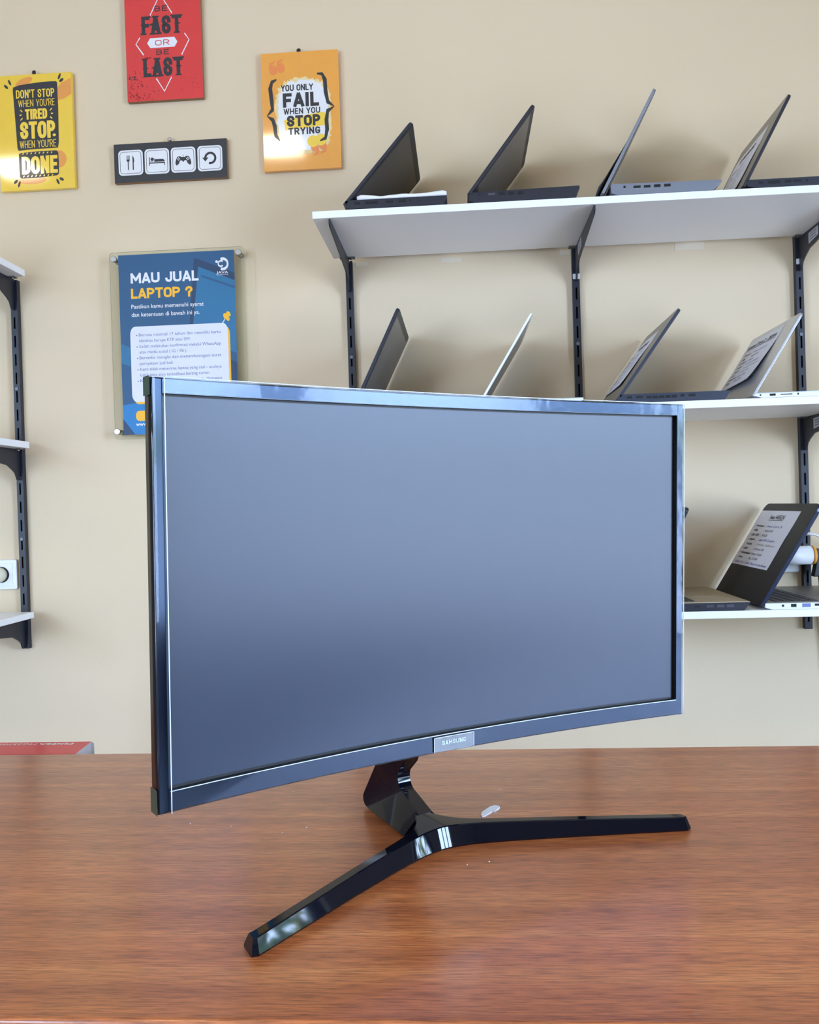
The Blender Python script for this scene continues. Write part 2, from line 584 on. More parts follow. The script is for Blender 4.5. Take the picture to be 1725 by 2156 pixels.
def holed_wall(name, lo, hi, u0, u1, h0, h1, fn, label):
    bb = MB()
    for (a0, a1, z0, z1) in ((lo, u0, 0, ZC), (u1, hi, 0, ZC), (u0, u1, 0, h0), (u0, u1, h1, ZC)):
        if a1 - a0 > 1e-4 and z1 - z0 > 1e-4:
            bb.box(fn(a0, 0, z0), fn(a1, T, z1), M_WALL2)
    return struct(bb.build(name), label)


holed_wall('wall_right', YF, 0.2, *WIN_R, lambda u, w, z: (XR + w, u, z), 'beige side wall with the wide shop window')
holed_wall('wall_side', 0.2, YB, *WIN_S, lambda u, w, z: (XR + w, u, z), 'beige side wall piece with the small low window')
holed_wall('wall_left', YF, YB, *WIN_L, lambda u, w, z: (XL - w, u, z), 'cream side wall with the smaller shop window')
holed_wall('wall_front', XL - T, XR + T, *WIN_B, lambda u, w, z: (u, YF - w, z), 'cream wall with the shop entrance window')
M_ALU = mat('dark_aluminium', (70, 72, 76), rough=0.4, metal=0.6)


def window(name, u0, u1, z0, z1, fn, n, label):
    bb = MB()
    s = 0.05
    bb.box(fn(u0, 0.06, z0), fn(u1, 0.12, z0 + s), M_ALU); bb.box(fn(u0, 0.06, z1 - s), fn(u1, 0.12, z1), M_ALU)
    for k in range(n + 1):
        u = u0 + (u1 - u0 - s) * k / n
        bb.box(fn(u, 0.065, z0 + s), fn(u + s, 0.115, z1 - s), M_ALU)
    return struct(bb.build(name), label)


window('window_1', *WIN_R, lambda u, w, z: (XR + w, u, z), 3, 'aluminium shop window frame in the side wall')
window('window_4', *WIN_S, lambda u, w, z: (XR + w, u, z), 1, 'small aluminium window frame in the side wall')
window('window_3', *WIN_L, lambda u, w, z: (XL - w, u, z), 2, 'aluminium shop window frame in the left wall')
window('window_2', *WIN_B, lambda u, w, z: (u, YF - w, z), 3, 'aluminium shop window frame behind the camera')

# paved strip and a leafy shrub outside the low window
b = MB(); b.box((XR + T, 0.1, -0.1), (XR + 2.9, 2.6, 0.0), mat('grey_paving', (150, 150, 146), rough=0.8, var=0.08, scale=6))
struct(b.build('ground'), 'grey paving outside the small side window')
shrub = empty('leafy_shrub', (XR + 1.25, 1.15, 0), 0, 'green leafy shrub on the paving outside the small side window', 'shrub')
M_LEAF = mat('green_leaves', (74, 112, 52), rough=0.45, var=0.5, scale=3.0)
M_LEAF2 = mat('yellow_green_leaves', (176, 182, 70), rough=0.45, var=0.4, scale=3.0)
rg = random.Random(11)
b = MB()
for k in range(2600):
    a_ = rg.uniform(0, 2 * PI); z_ = rg.uniform(0.30, 1.75); q = 0.66 * math.sqrt(max(0.05, 1 - ((z_ - 1.0) / 0.85) ** 2))
    rr_ = q * math.sqrt(rg.random())
    c_ = Vector((rr_ * math.cos(a_) * 0.75, rr_ * math.sin(a_) * 1.15, z_))
    d1 = Vector((rg.gauss(0, 1), rg.gauss(0, 1), rg.gauss(0, .6))).normalized(); d2 = d1.orthogonal().normalized()
    l_ = rg.uniform(0.03, 0.06)
    b.add([tuple(c_ - d1 * l_), tuple(c_ + d2 * l_ * .4), tuple(c_ + d1 * l_), tuple(c_ - d2 * l_ * .4)], [(0, 1, 2, 3)], M_LEAF2 if rg.random() < 0.18 else M_LEAF)
b.build('foliage', shrub, merge=False)
b = MB()
for k in range(5):
    a_ = 2 * PI * k / 5
    b.tube([(0.03 * math.cos(a_), 0.03 * math.sin(a_), 0), (0.10 * math.cos(a_), 0.14 * math.sin(a_), 0.6), (0.2 * math.cos(a_), 0.3 * math.sin(a_), 1.2)], 0.014, mat('brown_bark', (96, 74, 54), rough=0.8), n=8)
b.build('stem', shrub)

# ceiling lamps (warm square panels)
M_LAMP = bpy.data.materials.new('lit_lamp_diffuser'); M_LAMP.use_nodes = True
_b = M_LAMP.node_tree.nodes['Principled BSDF']
_b.inputs['Emission Color'].default_value = (1.0, 0.86, 0.66, 1); _b.inputs['Emission Strength'].default_value = 32.0
for x_, y_, lb in ((-1.03, -0.75, 'lit square ceiling lamp nearest the middle of the ceiling'), (-2.72, -0.85, 'lit square ceiling lamp near the left side wall'), (0.75, -0.75, 'lit square ceiling lamp near the window side')):
    lamp = empty('ceiling_lamp', (x_, y_, ZC), 0, lb, 'lamp', 'ceiling lamps')
    bb = MB(); bb.box((-0.14, -0.14, -0.035), (0.14, 0.14, 0), M_WHITE); bb.build('housing', lamp)
    bb = MB(); bb.box((-0.12, -0.12, -0.042), (0.12, 0.12, -0.0355), M_LAMP); bb.build('diffuser', lamp)

# ------------------------------------------------------------------ desk
DZ = 0.75
desk = empty('desk', (-0.1, 0.80, 0), 0, 'wide reddish-brown lacquered wooden desk carrying the curved monitor', 'desk')
DX0, DX1, DY0, DY1 = -0.95, 1.05, 0.512, 1.088
b = MB(lambda x, y, z: (x + 0.1, y - 0.80, z)); b.box((DX0, DY0, DZ - 0.03), (DX1, DY1, DZ), M_WOOD)
b.build('desktop', desk, bevel=0.003, seg=3)
for sx in (DX0 + 0.05, DX1 - 0.09):
    b = MB(lambda x, y, z: (x + 0.1, y - 0.80, z)); b.box((sx, DY0 + 0.04, 0), (sx + 0.03, DY1 - 0.04, DZ - 0.03), M_WOOD)
    b.build('side_panel', desk)
b = MB(lambda x, y, z: (x + 0.1, y - 0.80, z)); b.box((DX0 + 0.08, DY1 - 0.10, 0.25), (DX1 - 0.09, DY1 - 0.08, DZ - 0.03), M_WOOD)
b.build('back_panel', desk)

# ------------------------------------------------------------------ curved monitor
YAW = 0.563870667494752
mon = empty('curved_monitor', (-0.0108288, 0.7569611, DZ), YAW, 'large curved monitor with glossy dark frame on a black V-shaped stand', 'monitor')
RC = 1.8
PT, PR_, PZ = 0.035828072386103, 0.0062285311995920615, HC - 0.0602259096 - DZ
PM = Matrix.Rotation(PT, 3, 'X') @ Matrix.Rotation(PR_, 3, 'Y')


def pan(u, v, off):
    a = u / RC
    p = PM @ Vector(((RC + off) * math.sin(a), (RC + off) * math.cos(a) - RC, v))
    return (p.x, p.y, p.z + PZ)


M_GLOSS = mat('glossy_black_plastic', (22, 28, 40), rough=0.12, spec=0.35, var=0.1)
M_SCREEN = mat('matte_dark_screen', (52, 60, 76), rough=0.27, spec=0.26, var=0.03)
M_SIDE = mat('satin_black_shell', (9, 10, 16), rough=0.22, spec=0.25, var=0.1)
M_BORDER = mat('screen_border', (6, 7, 10), rough=0.5)
UO, VT, VB = 0.2685, 0.1585, -0.1635
UI, VI = 0.2607, 0.147
NU = 48
us_o = [-UO + 2 * UO * k / NU for k in range(NU + 1)]
us_i = [-UI + 2 * UI * k / NU for k in range(NU + 1)]


def frame_ring(bb, outer, inner, m, n=NU):
    """outer/inner: (u0, u1, v0, v1, offset); a closed band between two rectangles."""
    def ring(r):
        u0, u1, v0, v1, o = r
        pts = [pan(u0 + (u1 - u0) * k / n, v1, o) for k in range(n + 1)]
        pts += [pan(u1, v1 + (v0 - v1) * k / 6, o) for k in range(1, 7)]
        pts += [pan(u1 + (u0 - u1) * k / n, v0, o) for k in range(1, n + 1)]
        pts += [pan(u0, v0 + (v1 - v0) * k / 6, o) for k in range(1, 6)]
        return pts
    bb.grid([ring(outer), ring(inner)], m, smooth=True, closed=True)


b = MB()
c = 0.0012
frame_ring(b, (-UO + c, UO - c, VB + c, VT - c, 0.0), (-UI, UI, -VI, VI, 0.0), M_GLOSS)
fr = b.build('bezel', mon, flip=False)
b = MB()
frame_ring(b, (-UI, UI, -VI, VI, 0.0), (-UI, UI, -VI, VI, 0.0045), M_BORDER)
b.build('bezel_lip', mon, flip=False)
# shell behind the frame
b = MB()
frame_ring(b, (-UO + c, UO - c, VB + c, VT - c, 0.0), (-UO, UO, VB, VT, c), M_GLOSS)
frame_ring(b, (-UO, UO, VB, VT, c), (-UO, UO, VB, VT, 0.013), M_SIDE)
frame_ring(b, (-UO, UO, VB, VT, 0.013), (-UO + .004, UO - .004, VB + .004, VT - .004, 0.016), M_SIDE)
rows = []
for j in range(15):
    v = (VB + .004) + (VT - VB - .008) * j / 14
    q = 2 * j / 14 - 1
    rows.append([pan((UO - .004) * s, v, 0.016 + 0.028 * max(0.0, (1 - s * s) * (1 - q ** 4)) ** 0.6) for s in [2 * k / NU - 1 for k in range(NU + 1)]])
b.grid(rows, M_GLOSS)
b.build('back_cover', mon)
# the panel itself with its thin black border
b = MB()
us = [-UI] + [-UI + 0.0022 + (2 * UI - 0.0044) * k / NU for k in range(NU + 1)] + [UI]
vs_ = [-VI, -VI + 0.0022, -0.07, 0.0, 0.07, VI - 0.0018, VI]
for i in range(len(vs_) - 1):
    for j in range(len(us) - 1):
        edge = i in (0, len(vs_) - 2) or j in (0, len(us) - 2)
        b.add([pan(us[j], vs_[i], .0045), pan(us[j + 1], vs_[i], .0045), pan(us[j + 1], vs_[i + 1], .0045), pan(us[j], vs_[i + 1], .0045)], [(0, 1, 2, 3)], M_BORDER if edge else M_SCREEN, True)
b.build('screen', mon, flip=False)

# clear protective film along the four sides of the frame
M_FILM = clear_material('clear_protective_film', (214, 228, 246), 1.26, 0.04, 0.03)
M_FILMGLINT = mat('film_edge_glint', (214, 226, 236), rough=0.3)  # near-white colour paints the light caught along the clear film's edges
M_FILMCORNER = mat('green_tinted_film', (16, 58, 48), rough=0.12, spec=0.6)


def film(u0, u1, v0, v1, along_u, curl=0.0, edge=-1):
    bb = MB()
    n = 40 if along_u else 20
    if along_u:
        rows_ = [[pan(u0 + (u1 - u0) * k / n, v, -0.0006) for k in range(n + 1)] for v in (v0, (v0 + v1) / 2, v1)]
    else:
        cols = [u0 + (u1 - u0) * k / 8 for k in range(9)]
        rows_ = [[pan(u, v0 + (v1 - v0) * k / n, -0.0006 - curl * max(0.0, (u - u0) / (u1 - u0) - 0.35) ** 1.6) for k in range(n + 1)] for u in cols][::-1]
    bb.grid(rows_, M_FILM)
    o = bb.build('protective_film', mon, flip=False)
    o['label'] = 'clear shiny film strip'
    e_ = MB()
    e_.tube(rows_[edge], 0.0004, M_FILMGLINT, n=6)
    e_.build('film_edge_glint', o)
    return o


film(-UI + .001, UI - .0005, VI + .0004, VT + .0008, True)
film(-UI + .001, UI - .0005, VB + .0002, -VI - .0004, True)
film(-UO + .0006, -UI + .0012, VB, VT, False, 0.004, 0)
film(UI + .0004, UO + .0008, VB, VT, False, 0.0, 0)
for v0, v1 in ((VT - 0.013, VT + .001), (VB - .001, VB + 0.018)):
    b = MB()
    rows = [[pan(-UO - .0006, v0 + (v1 - v0) * k / 3, o_) for k in range(4)] for o_ in (0.001, 0.006, 0.0145)]
    b.grid(rows, M_FILMCORNER)
    o = b.build('corner_tape', mon, flip=False)
    o['label'] = 'greenish clear tape folded around the corner'
# brand sticker
b = MB()
M_BADGE = clear_material('badge_film', (190, 214, 240), 1.9, 0.05)
b.grid([[pan(-0.0214 + 0.0421 * k / 8, v, -0.0014) for k in range(9)] for v in (VB + .0012, -VI - .0022)], M_BADGE)
M_LET = mat('pale_lettering', (196, 214, 230), rough=0.5)
block(b, 'SAMSUNG', -0.0132, 0.0118, 0.1566, 0.0040, M_LET, lambda x, y: pan(x, -y, -0.0017), 0.19, 0.75, 0.28)
for (p0, p1) in (((-0.0214, VB + .0012), (-0.0214, -VI - .0022)), ((0.0207, VB + .0012), (0.0207, -VI - .0022)), ((-0.0214, -VI - .0022), (0.0207, -VI - .0022))):
    b.tube([pan(p0[0] + (p1[0] - p0[0]) * k / 6, p0[1] + (p1[1] - p0[1]) * k / 6, -0.0016) for k in range(7)], 0.00035, M_FILMGLINT, n=6)
o = b.build('brand_badge', mon, flip=False)
o['label'] = 'clear sticker with pale brand lettering'

# stand: V-shaped base
M_BASE = mat('mirror_black_plastic', (8, 10, 20), rough=0.04, spec=0.36, var=0.1)


def base_section(x, endk=1.0):
    xp = x + 0.003
    a = abs(xp)
    yf = 0.034 - math.sqrt((0.48 * xp) ** 2 + 0.0155 ** 2)
    h = (0.0125 + 0.0065 * max(0.0, 1 - a / 0.207)) * endk
    fl = 0.055 * math.exp(-a / 0.012)
    sl = 0.0045 + 0.003 * max(0.0, 1 - a / 0.2)
    yt = yf + sl * endk
    w = 0.0095
    k = 1 - 0.25 * (1 - endk)
    mid = yf + 0.010
    return [(x, yf + 0.0012, 0.0), (x, yf, 0.0018), (x, yt - 0.0006, h - 0.0008), (x, yt + 0.0004, h), (x, yt + w + fl, h), (x, yt + w + 0.001 + fl, h - 0.0008), (x, yf + 0.022 + fl, 0.0018), (x, yf + 0.0208 + fl, 0.0)]


xs = [-0.2125 + 0.424 * k / 120 for k in range(121)]
rows = [base_section(x) for x in xs]
lead = base_section(xs[0]); trail = base_section(xs[-1])


def cap_row(sec, dx, hk):
    cy = sum(p[1] for p in sec) / len(sec)
    zt = max(p[2] for p in sec)
    out_ = []
    for p in sec:
        q = p[2] / zt
        out_.append((p[0] + dx * (1 - 0.45 * q), cy + (p[1] - cy) * 0.86, p[2] * hk))
    return out_


rows = [cap_row(lead, -0.0055, 0.985)] + rows + [cap_row(trail, 0.0055, 0.985)]
b = MB()
b.grid(rows, M_BASE, smooth=False, closed=True)
b.add(rows[0], [list(range(8))[::-1]], M_BASE)
b.add(rows[-1], [list(range(8))], M_BASE)
ob = b.build('base', mon)
for p in ob.data.polygons:
    p.use_smooth = True
es = ob.modifiers.new('split', 'EDGE_SPLIT'); es.split_angle = rad(28)
ob['label'] = 'mirror-black V-shaped foot'
for x0, s in ((-0.19, 1), (0.184, -1)):
    b = MB(); b.box((x0 - .006, -0.052, -0.0), (x0 + .006, -0.044, 0.0018), M_BLACK)
    b.build('rubber_pad', mon)

# stand: neck, a bent bar narrower at the front than at the back
fr_pts = [(0.0635, 0.019, 0.0075), (0.098, 0.0312, 0.0070)]
fc, rr_ = (0.0945, 0.0432), 0.0125
for k in range(9):
    a = rad(-70 + (30 + 70 + 3) * k / 8)
    fr_pts.append((fc[0] + rr_ * math.cos(a), fc[1] + rr_ * math.sin(a), 0.0070))
fr_pts += [(0.092, 0.062, 0.0082), (0.0366, 0.150, 0.0100)]
re_pts = [(0.064, 0.002, 0.025), (0.150, 0.002, 0.021)]
rc_, rq = (0.156, 0.0098), 0.0078
for k in range(9):
    a = rad(-90 + 122 * k / 8)
    re_pts.append((rc_[0] + rq * math.cos(a), rc_[1] + rq * math.sin(a), 0.020))
re_pts += [(0.132, 0.0517, 0.0200), (0.068, 0.150, 0.0200)]
b = MB()
LFr = [(-p[2], p[0], p[1]) for p in fr_pts]; RFr = [(p[2], p[0], p[1]) for p in fr_pts]
LRe = [(-p[2], p[0], p[1]) for p in re_pts]; RRe = [(p[2], p[0], p[1]) for p in re_pts]
b.grid([LFr, RFr], M_BASE); b.grid([RFr, RRe], M_BASE); b.grid([RRe, LRe], M_BASE); b.grid([LRe, LFr], M_BASE)
b.add([LFr[0], RFr[0], RRe[0], LRe[0]], [(0, 1, 2, 3)], M_BASE)
b.add([LFr[-1], RFr[-1], RRe[-1], LRe[-1]], [(3, 2, 1, 0)], M_BASE)
on = b.build('neck', mon)
es = on.modifiers.new('split', 'EDGE_SPLIT'); es.split_angle = rad(24)
on['label'] = 'glossy black bent neck'

# ------------------------------------------------------------------ wall rails, brackets, shelf boards
YR = 2.114     # front of the rails


def rail(x, z0, z1, label, clips=(), screws=()):
    w, t = 0.0088, 0.0012
    root = empty('slotted_rail', (x, YB, z0), 0, label, 'shelf rail', 'black slotted wall rails')
    bb = MB(lambda a, y, z: (a - x, y - YB, z - z0))
    bb.box((x - w, YR, z0), (x - w + t, YB, z1), M_RAIL); bb.box((x + w - t, YR, z0), (x + w, YB, z1), M_RAIL)
    bb.box((x - w + t, YB - 0.003, z0), (x + w - t, YB, z1), M_SLOT)
    bb.box((x - w + t, YR, z0), (x - 0.0021, YR + t, z1), M_RAIL); bb.box((x + 0.0021, YR, z0), (x + w - t, YR + t, z1), M_RAIL)
    z = z0
    while z < z1:
        bb.box((x - 0.0021, YR, z), (x + 0.0021, YR + t, min(z + 0.018, z1)), M_RAIL)
        z += 0.048
    bb.build('channel', root)
    for zz in screws:
        s = MB(); s.tube([(0, YR - 0.0016 - YB, zz - z0), (0, YR + 0.0005 - YB, zz - z0)], 0.0042, mat('dull_zinc', (110, 112, 120), rough=0.45, metal=0.5), n=14)
        s.build('screw', root)
    for zz in clips:
        s = MB(lambda a, y, q: (a, y - YB, q - z0)); s.box((-0.008, YR - 0.004, zz - .008), (0.009, YR, zz + .006), M_WPLASTIC)
        s.build('clip', root, bevel=0.002)['label'] = 'white plastic clip'
    return root


rail(-1.1505, 0.726, 1.687, 'black slotted rail on the wall beside the white socket', screws=(1.404, 1.172, 1.012))
rail(-0.2705, 0.736, 1.693, 'black slotted rail holding the left end of the long shelves', screws=(1.45,))
rail(0.2985, 0.736, 1.700, 'middle black slotted rail of the long shelves, behind the monitor', clips=(1.628,), screws=(1.46,))
rail(0.8410, 0.736, 1.702, 'black slotted rail at the right picture edge', clips=(1.639,), screws=(1.46,))

BR = [(0, 0), (0.3055, 0), (0.3055, 0.007), (0.3085, 0.007), (0.3085, -0.010), (0.300, -0.016), (0.060, -0.044), (0.034, -0.056), (0.022, -0.064), (0.014, -0.080), (0, -0.080)]


def bracket(x, zb, label, side=0, tail=0.080):
    root = empty('shelf_bracket', (x, YR, zb), 0, label, 'bracket', 'black steel shelf brackets')
    fn = lambda d, z, w: (w, -d, z)
    bb = MB(); bb.prism([(d_, max(z_, -tail)) for d_, z_ in BR] if tail > 0.06 else [(d_, max(z_, -tail + 0.02 * (d_ > 0.05))) for d_, z_ in BR if not 0.01 < d_ < 0.05], -0.0016, 0.0016, fn, M_RAIL)
    bb.build('arm', root)
    bb = MB(); bb.box((-0.019, -0.030, -0.0024), (0.019, -0.012, -0.0002), mat('dark_grey_steel', (96, 96, 92), rough=0.45))
    bb.build('mounting_tab', root)
    bb = MB(); bb.tube([(0.010, -0.021, -0.0055), (0.010, -0.021, -0.0022)], 0.0035, M_STEEL, n=12)
    bb.build('screw', root)
    if side:
        bb = MB()
        q = [(0.062, -0.008), (0.115, -0.006), (0.115, -0.027), (0.062, -0.033)]
        bb.prism(q, side * 0.0017, side * 0.0020, fn, M_STICKER)
        for k in range(3):
            y0 = -0.012 - 0.006 * k
            bb.prism([(0.070, y0), (0.106, y0 + .002), (0.106, y0 - .001), (0.070, y0 - .003)], side * 0.0020, side * 0.0022, fn, M_GREYINK)
        bb.build('sticker', root)['label'] = 'pale barcode sticker'
    return root


ZT, ZM, ZL = 1.6955, 1.2556, 0.8110
bracket(-1.1505, 1.6890, 'black bracket under the top shelf at the left picture edge')
bracket(-1.1505, 1.2461, 'black bracket under the middle shelf at the left picture edge')
bracket(-1.1505, 0.8083, 'black bracket under the lowest shelf at the left picture edge')
bracket(-0.2705, ZT, 'black bracket at the left end of the long top shelf')
bracket(0.2985, ZT, 'black bracket under the middle of the long top shelf', -1)
bracket(0.8410, ZT, 'black bracket under the long top shelf at the right picture edge', -1)
bracket(0.8410, ZM, 'black bracket under the long middle shelf at the right picture edge', -1)
bracket(-0.2705, ZM, 'black bracket under the long middle shelf, left one hidden by the monitor')
bracket(0.2985, ZM, 'black bracket under the long middle shelf, second one hidden by the monitor')
bracket(0.8410, ZL, 'black bracket under the long lowest shelf at the right picture edge', 0, 0.045)
bracket(0.2985, ZL, 'black bracket under the long lowest shelf hidden by the monitor')


def shelf(x0, x1, z0, z1, label):
    bb = MB(); bb.box((x0, 1.80, z0), (x1, 2.096, z1), M_WHITE)
    return tag(bb.build('shelf_board', bevel=0.0008, seg=2), label, 'shelf', 'white wall shelves')


shelf(-0.3065, 1.40, ZT, ZT + .0158, 'long white top shelf carrying four open laptops')
shelf(-0.3065, 1.40, ZM, ZM + .0165, 'long white middle shelf, mostly behind the monitor top edge')
shelf(-0.3065, 1.40, ZL, ZL + .0158, 'long white lowest shelf carrying the gold and the black laptops')
shelf(-1.95, -1.109, 1.6890, 1.7060, 'end of the white top shelf at the left picture edge')
shelf(-1.95, -1.112, 1.2461, 1.2631, 'end of the white middle shelf at the left picture edge')
shelf(-1.95, -1.115, 0.8083, 0.8240, 'end of the white lowest shelf at the left picture edge')


# ------------------------------------------------------------------ laptops
def lerp(a, b_, t):
    return a + (b_ - a) * t


def laptop(name, label, x, zs, hinge, ang, L, D, W, t, shell, deck, scr, lidm=None, tl=0.0065, ports=(), keys=True, base_off=0.0, front_cut=0.010, r=0.010, y0=1.80, side=None, t_front=None, rim=None, edge=None):
    """Laptop standing side-on: hinge to the left, front to the right, its left flank towards the viewer."""
    lidm = lidm or shell
    side = side or shell
    root = empty(name, (x, y0, zs), 0, label, 'laptop', 'second-hand laptops on the shelves')
    tf = t_front or t
    # base: wedge outline extruded over the width
    bx = base_off
    prof = [(bx + 0.002, 0.0045), (bx + 0.016, 0.0), (bx + D - front_cut, 0.0), (bx + D, tf * 0.82), (bx + D - 0.001, tf), (bx + 0.001, t)]
    bb = MB()
    fn = lambda a, z, w: (a, w, z)
    bb.prism(prof, 0.0, W, fn, side)
    bb.build('base', root, bevel=0.0012, seg=2)
    zt = lambda a: lerp(t, tf, (a - bx) / D)
    base = root.children[-1]
    # deck plate on top
    bb = MB()
    q_ = [(bx + 0.004, zt(bx) - .0012), (bx + D - 0.0005, tf - .0012), (bx + D - 0.0005, tf + .0003), (bx + 0.004, zt(bx) + .0003)]
    bb.prism(q_, -0.0004, W + 0.0004, fn, deck)
    bb.build('palm_rest', root)
    if keys:
        kb = MB()
        rows_ = 5
        pitch = (W - 0.036) / 14
        for j in range(rows_):
            xa = bx + 0.028 + j * 0.0185
            for i in range(14):
                ya = 0.018 + i * pitch
                za = zt(xa)
                kb.box((xa, ya, za + .0002), (xa + 0.0152, ya + pitch - 0.0032, za + 0.0016), M_KEY)
        kb.build('keyboard', root)
        tp = MB()
        xa = bx + 0.028 + rows_ * 0.0185 + 0.012
        tp.prism(rrect(xa, W / 2 - 0.05, min(xa + 0.062, bx + D - 0.012), W / 2 + 0.05, 0.004, 3), zt(xa) + .0004, zt(xa) + .0008, lambda a, b2, w: (a, b2, w), deck)
        tp.build('touchpad', root)
    for (px, pz, pw, ph, pm) in ports:
        pp = MB()
        pp.box((bx + px - pw / 2, -0.0006, pz - ph / 2), (bx + px + pw / 2, 0.0006, pz + ph / 2), pm)
        pp.build('port', base)
    # lid
    a = rad(ang)
    hx, hz = hinge[0] - x, hinge[1] - zs
    V = Vector((math.cos(a), 0, math.sin(a))); N = Vector((-math.sin(a), 0, math.cos(a)))

    def lf(y, v, n):
        return (hx + V.x * v + N.x * n, y, hz + V.z * v + N.z * n)
    bb = MB()
    out_ = [(0.0005, 0.0), (W - 0.0005, 0.0)] + rrect(0, 0.0, W, L, r, 5)[0:12]
    out_ = [(0, 0.0), (W, 0.0)] + [(W - r + r * math.cos(rad(q)), L - r + r * math.sin(rad(q))) for q in (0, 22, 45, 67, 90)] + [(r - r * math.sin(rad(q)), L - r + r * math.cos(rad(q))) for q in (0, 22, 45, 67, 90)]
    n_ = len(out_)
    lo = [lf(p, q, -tl / 2) for p, q in out_]; hi = [lf(p, q, tl / 2) for p, q in out_]
    bb.add(lo, [list(range(n_))[::-1]], edge or lidm)
    bb.add(hi, [list(range(n_))], lidm)
    bb.add(lo + hi, [(i, (i + 1) % n_, n_ + (i + 1) % n_, n_ + i) for i in range(n_)], edge or lidm)
    lid = bb.build('lid', root, bevel=0.0010, seg=2)
    bb = MB()
    bz = 0.011
    bb.prism(rrect(0.002, 0.012, W - 0.002, L - 0.002, r * 0.8, 4), -tl / 2 - 0.0006, -tl / 2 - 0.0001, lf, rim or M_BEZ)
    bb.build('screen_bezel', lid)
    bb = MB()
    bb.prism([(bz, 0.030), (W - bz, 0.030), (W - bz, L - 0.017), (bz, L - 0.017)], -tl / 2 - 0.0009, -tl / 2 - 0.0006, lf, scr)
    bb.build('display', lid)
    bb = MB(); bb.tube([lf(W / 2, L - 0.009, -tl / 2 - 0.0003), lf(W / 2, L - 0.009, -tl / 2 - 0.0010)], 0.0016, M_SLOT, n=10)
    bb.build('webcam', lid)
    for ya in (W * 0.16, W * 0.84):
        bb = MB(); bb.tube([(hx + .004, ya - .018, hz + .002), (hx + .004, ya + .018, hz + .002)], 0.0042, M_BLACK, n=10)
        bb.build('hinge', root)
    return root, lid, lf, tl


def sheet(lid, lf, tl, ya, yb, v0, v1, head, lines, lift=0.0, foot=None, head_fill=(0.3, 0.75), title_bold=0.02):
    """Paper taped to the back of a lid; reads from the far side (left) to the near side (right)."""
    bb = MB()
    ny, nv = 6, 16

    def n_of(y, v):
        q = 1 - (v - v0) / (v1 - v0)
        s = (yb - y) / (yb - ya)
        return tl / 2 + 0.0006 + lift * (q ** 2.2) * (0.35 + 0.65 * s) + 0.0005 * math.sin(9 * q + 3 * s)

    def pt(s, t_, k=0.0):   # s: 0 far (left) .. 1 near (right), t_: 0 bottom .. 1 top
        y = yb + (ya - yb) * s; v = v0 + (v1 - v0) * t_
        return lf(y, v, n_of(y, v) + k)
    bb.grid([[pt(i / ny, j / nv) for i in range(ny + 1)] for j in range(nv + 1)], M_PAPER)
    bb.grid([[pt(i / ny, j / nv, -0.0004) for i in range(ny + 1)] for j in range(nv + 1)], M_PAPER)
    f2 = lambda x_, y_: pt(x_, y_, 0.0006)
    text(bb, head, head_fill[0], head_fill[1], 0.845, 0.075, M_INK, f2, title_bold)
    bb.add([f2(head_fill[0], 0.822), f2(head_fill[1], 0.822), f2(head_fill[1], 0.832), f2(head_fill[0], 0.832)], [(0, 1, 2, 3)], M_INK)
    y_ = 0.70
    for (key, val, w1, w2, m2) in lines:
        bb.add([f2(0.075, y_ + .012), f2(0.092, y_ + .012), f2(0.092, y_ + .024), f2(0.075, y_ + .024)], [(0, 1, 2, 3)], M_INK)
        text(bb, key, 0.11, 0.11 + w1, y_, 0.040, M_INK, f2, 0.02)
        if val:
            text(bb, val, 0.37 if w1 < 0.25 else 0.13 + w1, (0.37 if w1 < 0.25 else 0.13 + w1) + w2, y_, 0.038, m2, f2, 0.006)
        y_ -= 0.083
    if foot:
        text(bb, foot, 0.08, 0.94, 0.035, 0.036, M_VIOLET, f2, 0.006)
    o = bb.build('spec_sheet', lid, flip=False)
    o['label'] = 'white printed sheet taped to the lid'
    return o


M_KEY = mat('black_keys', (30, 31, 36), rough=0.5)
M_BEZ = mat('black_bezel', (38, 40, 46), rough=0.45)
M_VIOLET = mat('violet_ink', (128, 112, 170), rough=0.6)
M_DARKLT = mat('black_laptop_plastic', (32, 35, 46), rough=0.42, var=0.06, bump=0.03, bscale=1200)
M_GREYLT = mat('grey_laptop_plastic', (128, 134, 146), rough=0.35, metal=0.3)
M_SILVER = mat('silver_laptop_metal', (196, 198, 202), rough=0.3, metal=0.7)
M_DGREY = mat('dark_grey_laptop', (54, 60, 74), rough=0.4, metal=0.2)
M_LIDGREY = mat('warm_grey_lid', (126, 120, 111), rough=0.38, metal=0.25)
M_GOLD = mat('champagne_palm_rest', (178, 160, 130), rough=0.4, metal=0.1)
M_WHITELT = mat('white_laptop_plastic', (232, 236, 240), rough=0.3)
M_LCD = mat('grey_matte_lcd', (92, 90, 86), rough=0.3, spec=0.6)
M_LCDD = mat('dark_matte_lcd', (62, 61, 60), rough=0.3, spec=0.6)
M_BLUEP = mat('blue_port', (110, 120, 175), rough=0.4)
M_SILVERP = mat('port_metal', (88, 92, 102), rough=0.35, metal=0.6)


def usb(z, xs_, w=0.013, h=0.0055, m=None):
    return [(x_, z, w, h, m or M_SLOT) for x_ in xs_]


ST = ZT + 0.0160; SM = ZM + 0.0167; SL = ZL + 0.0160
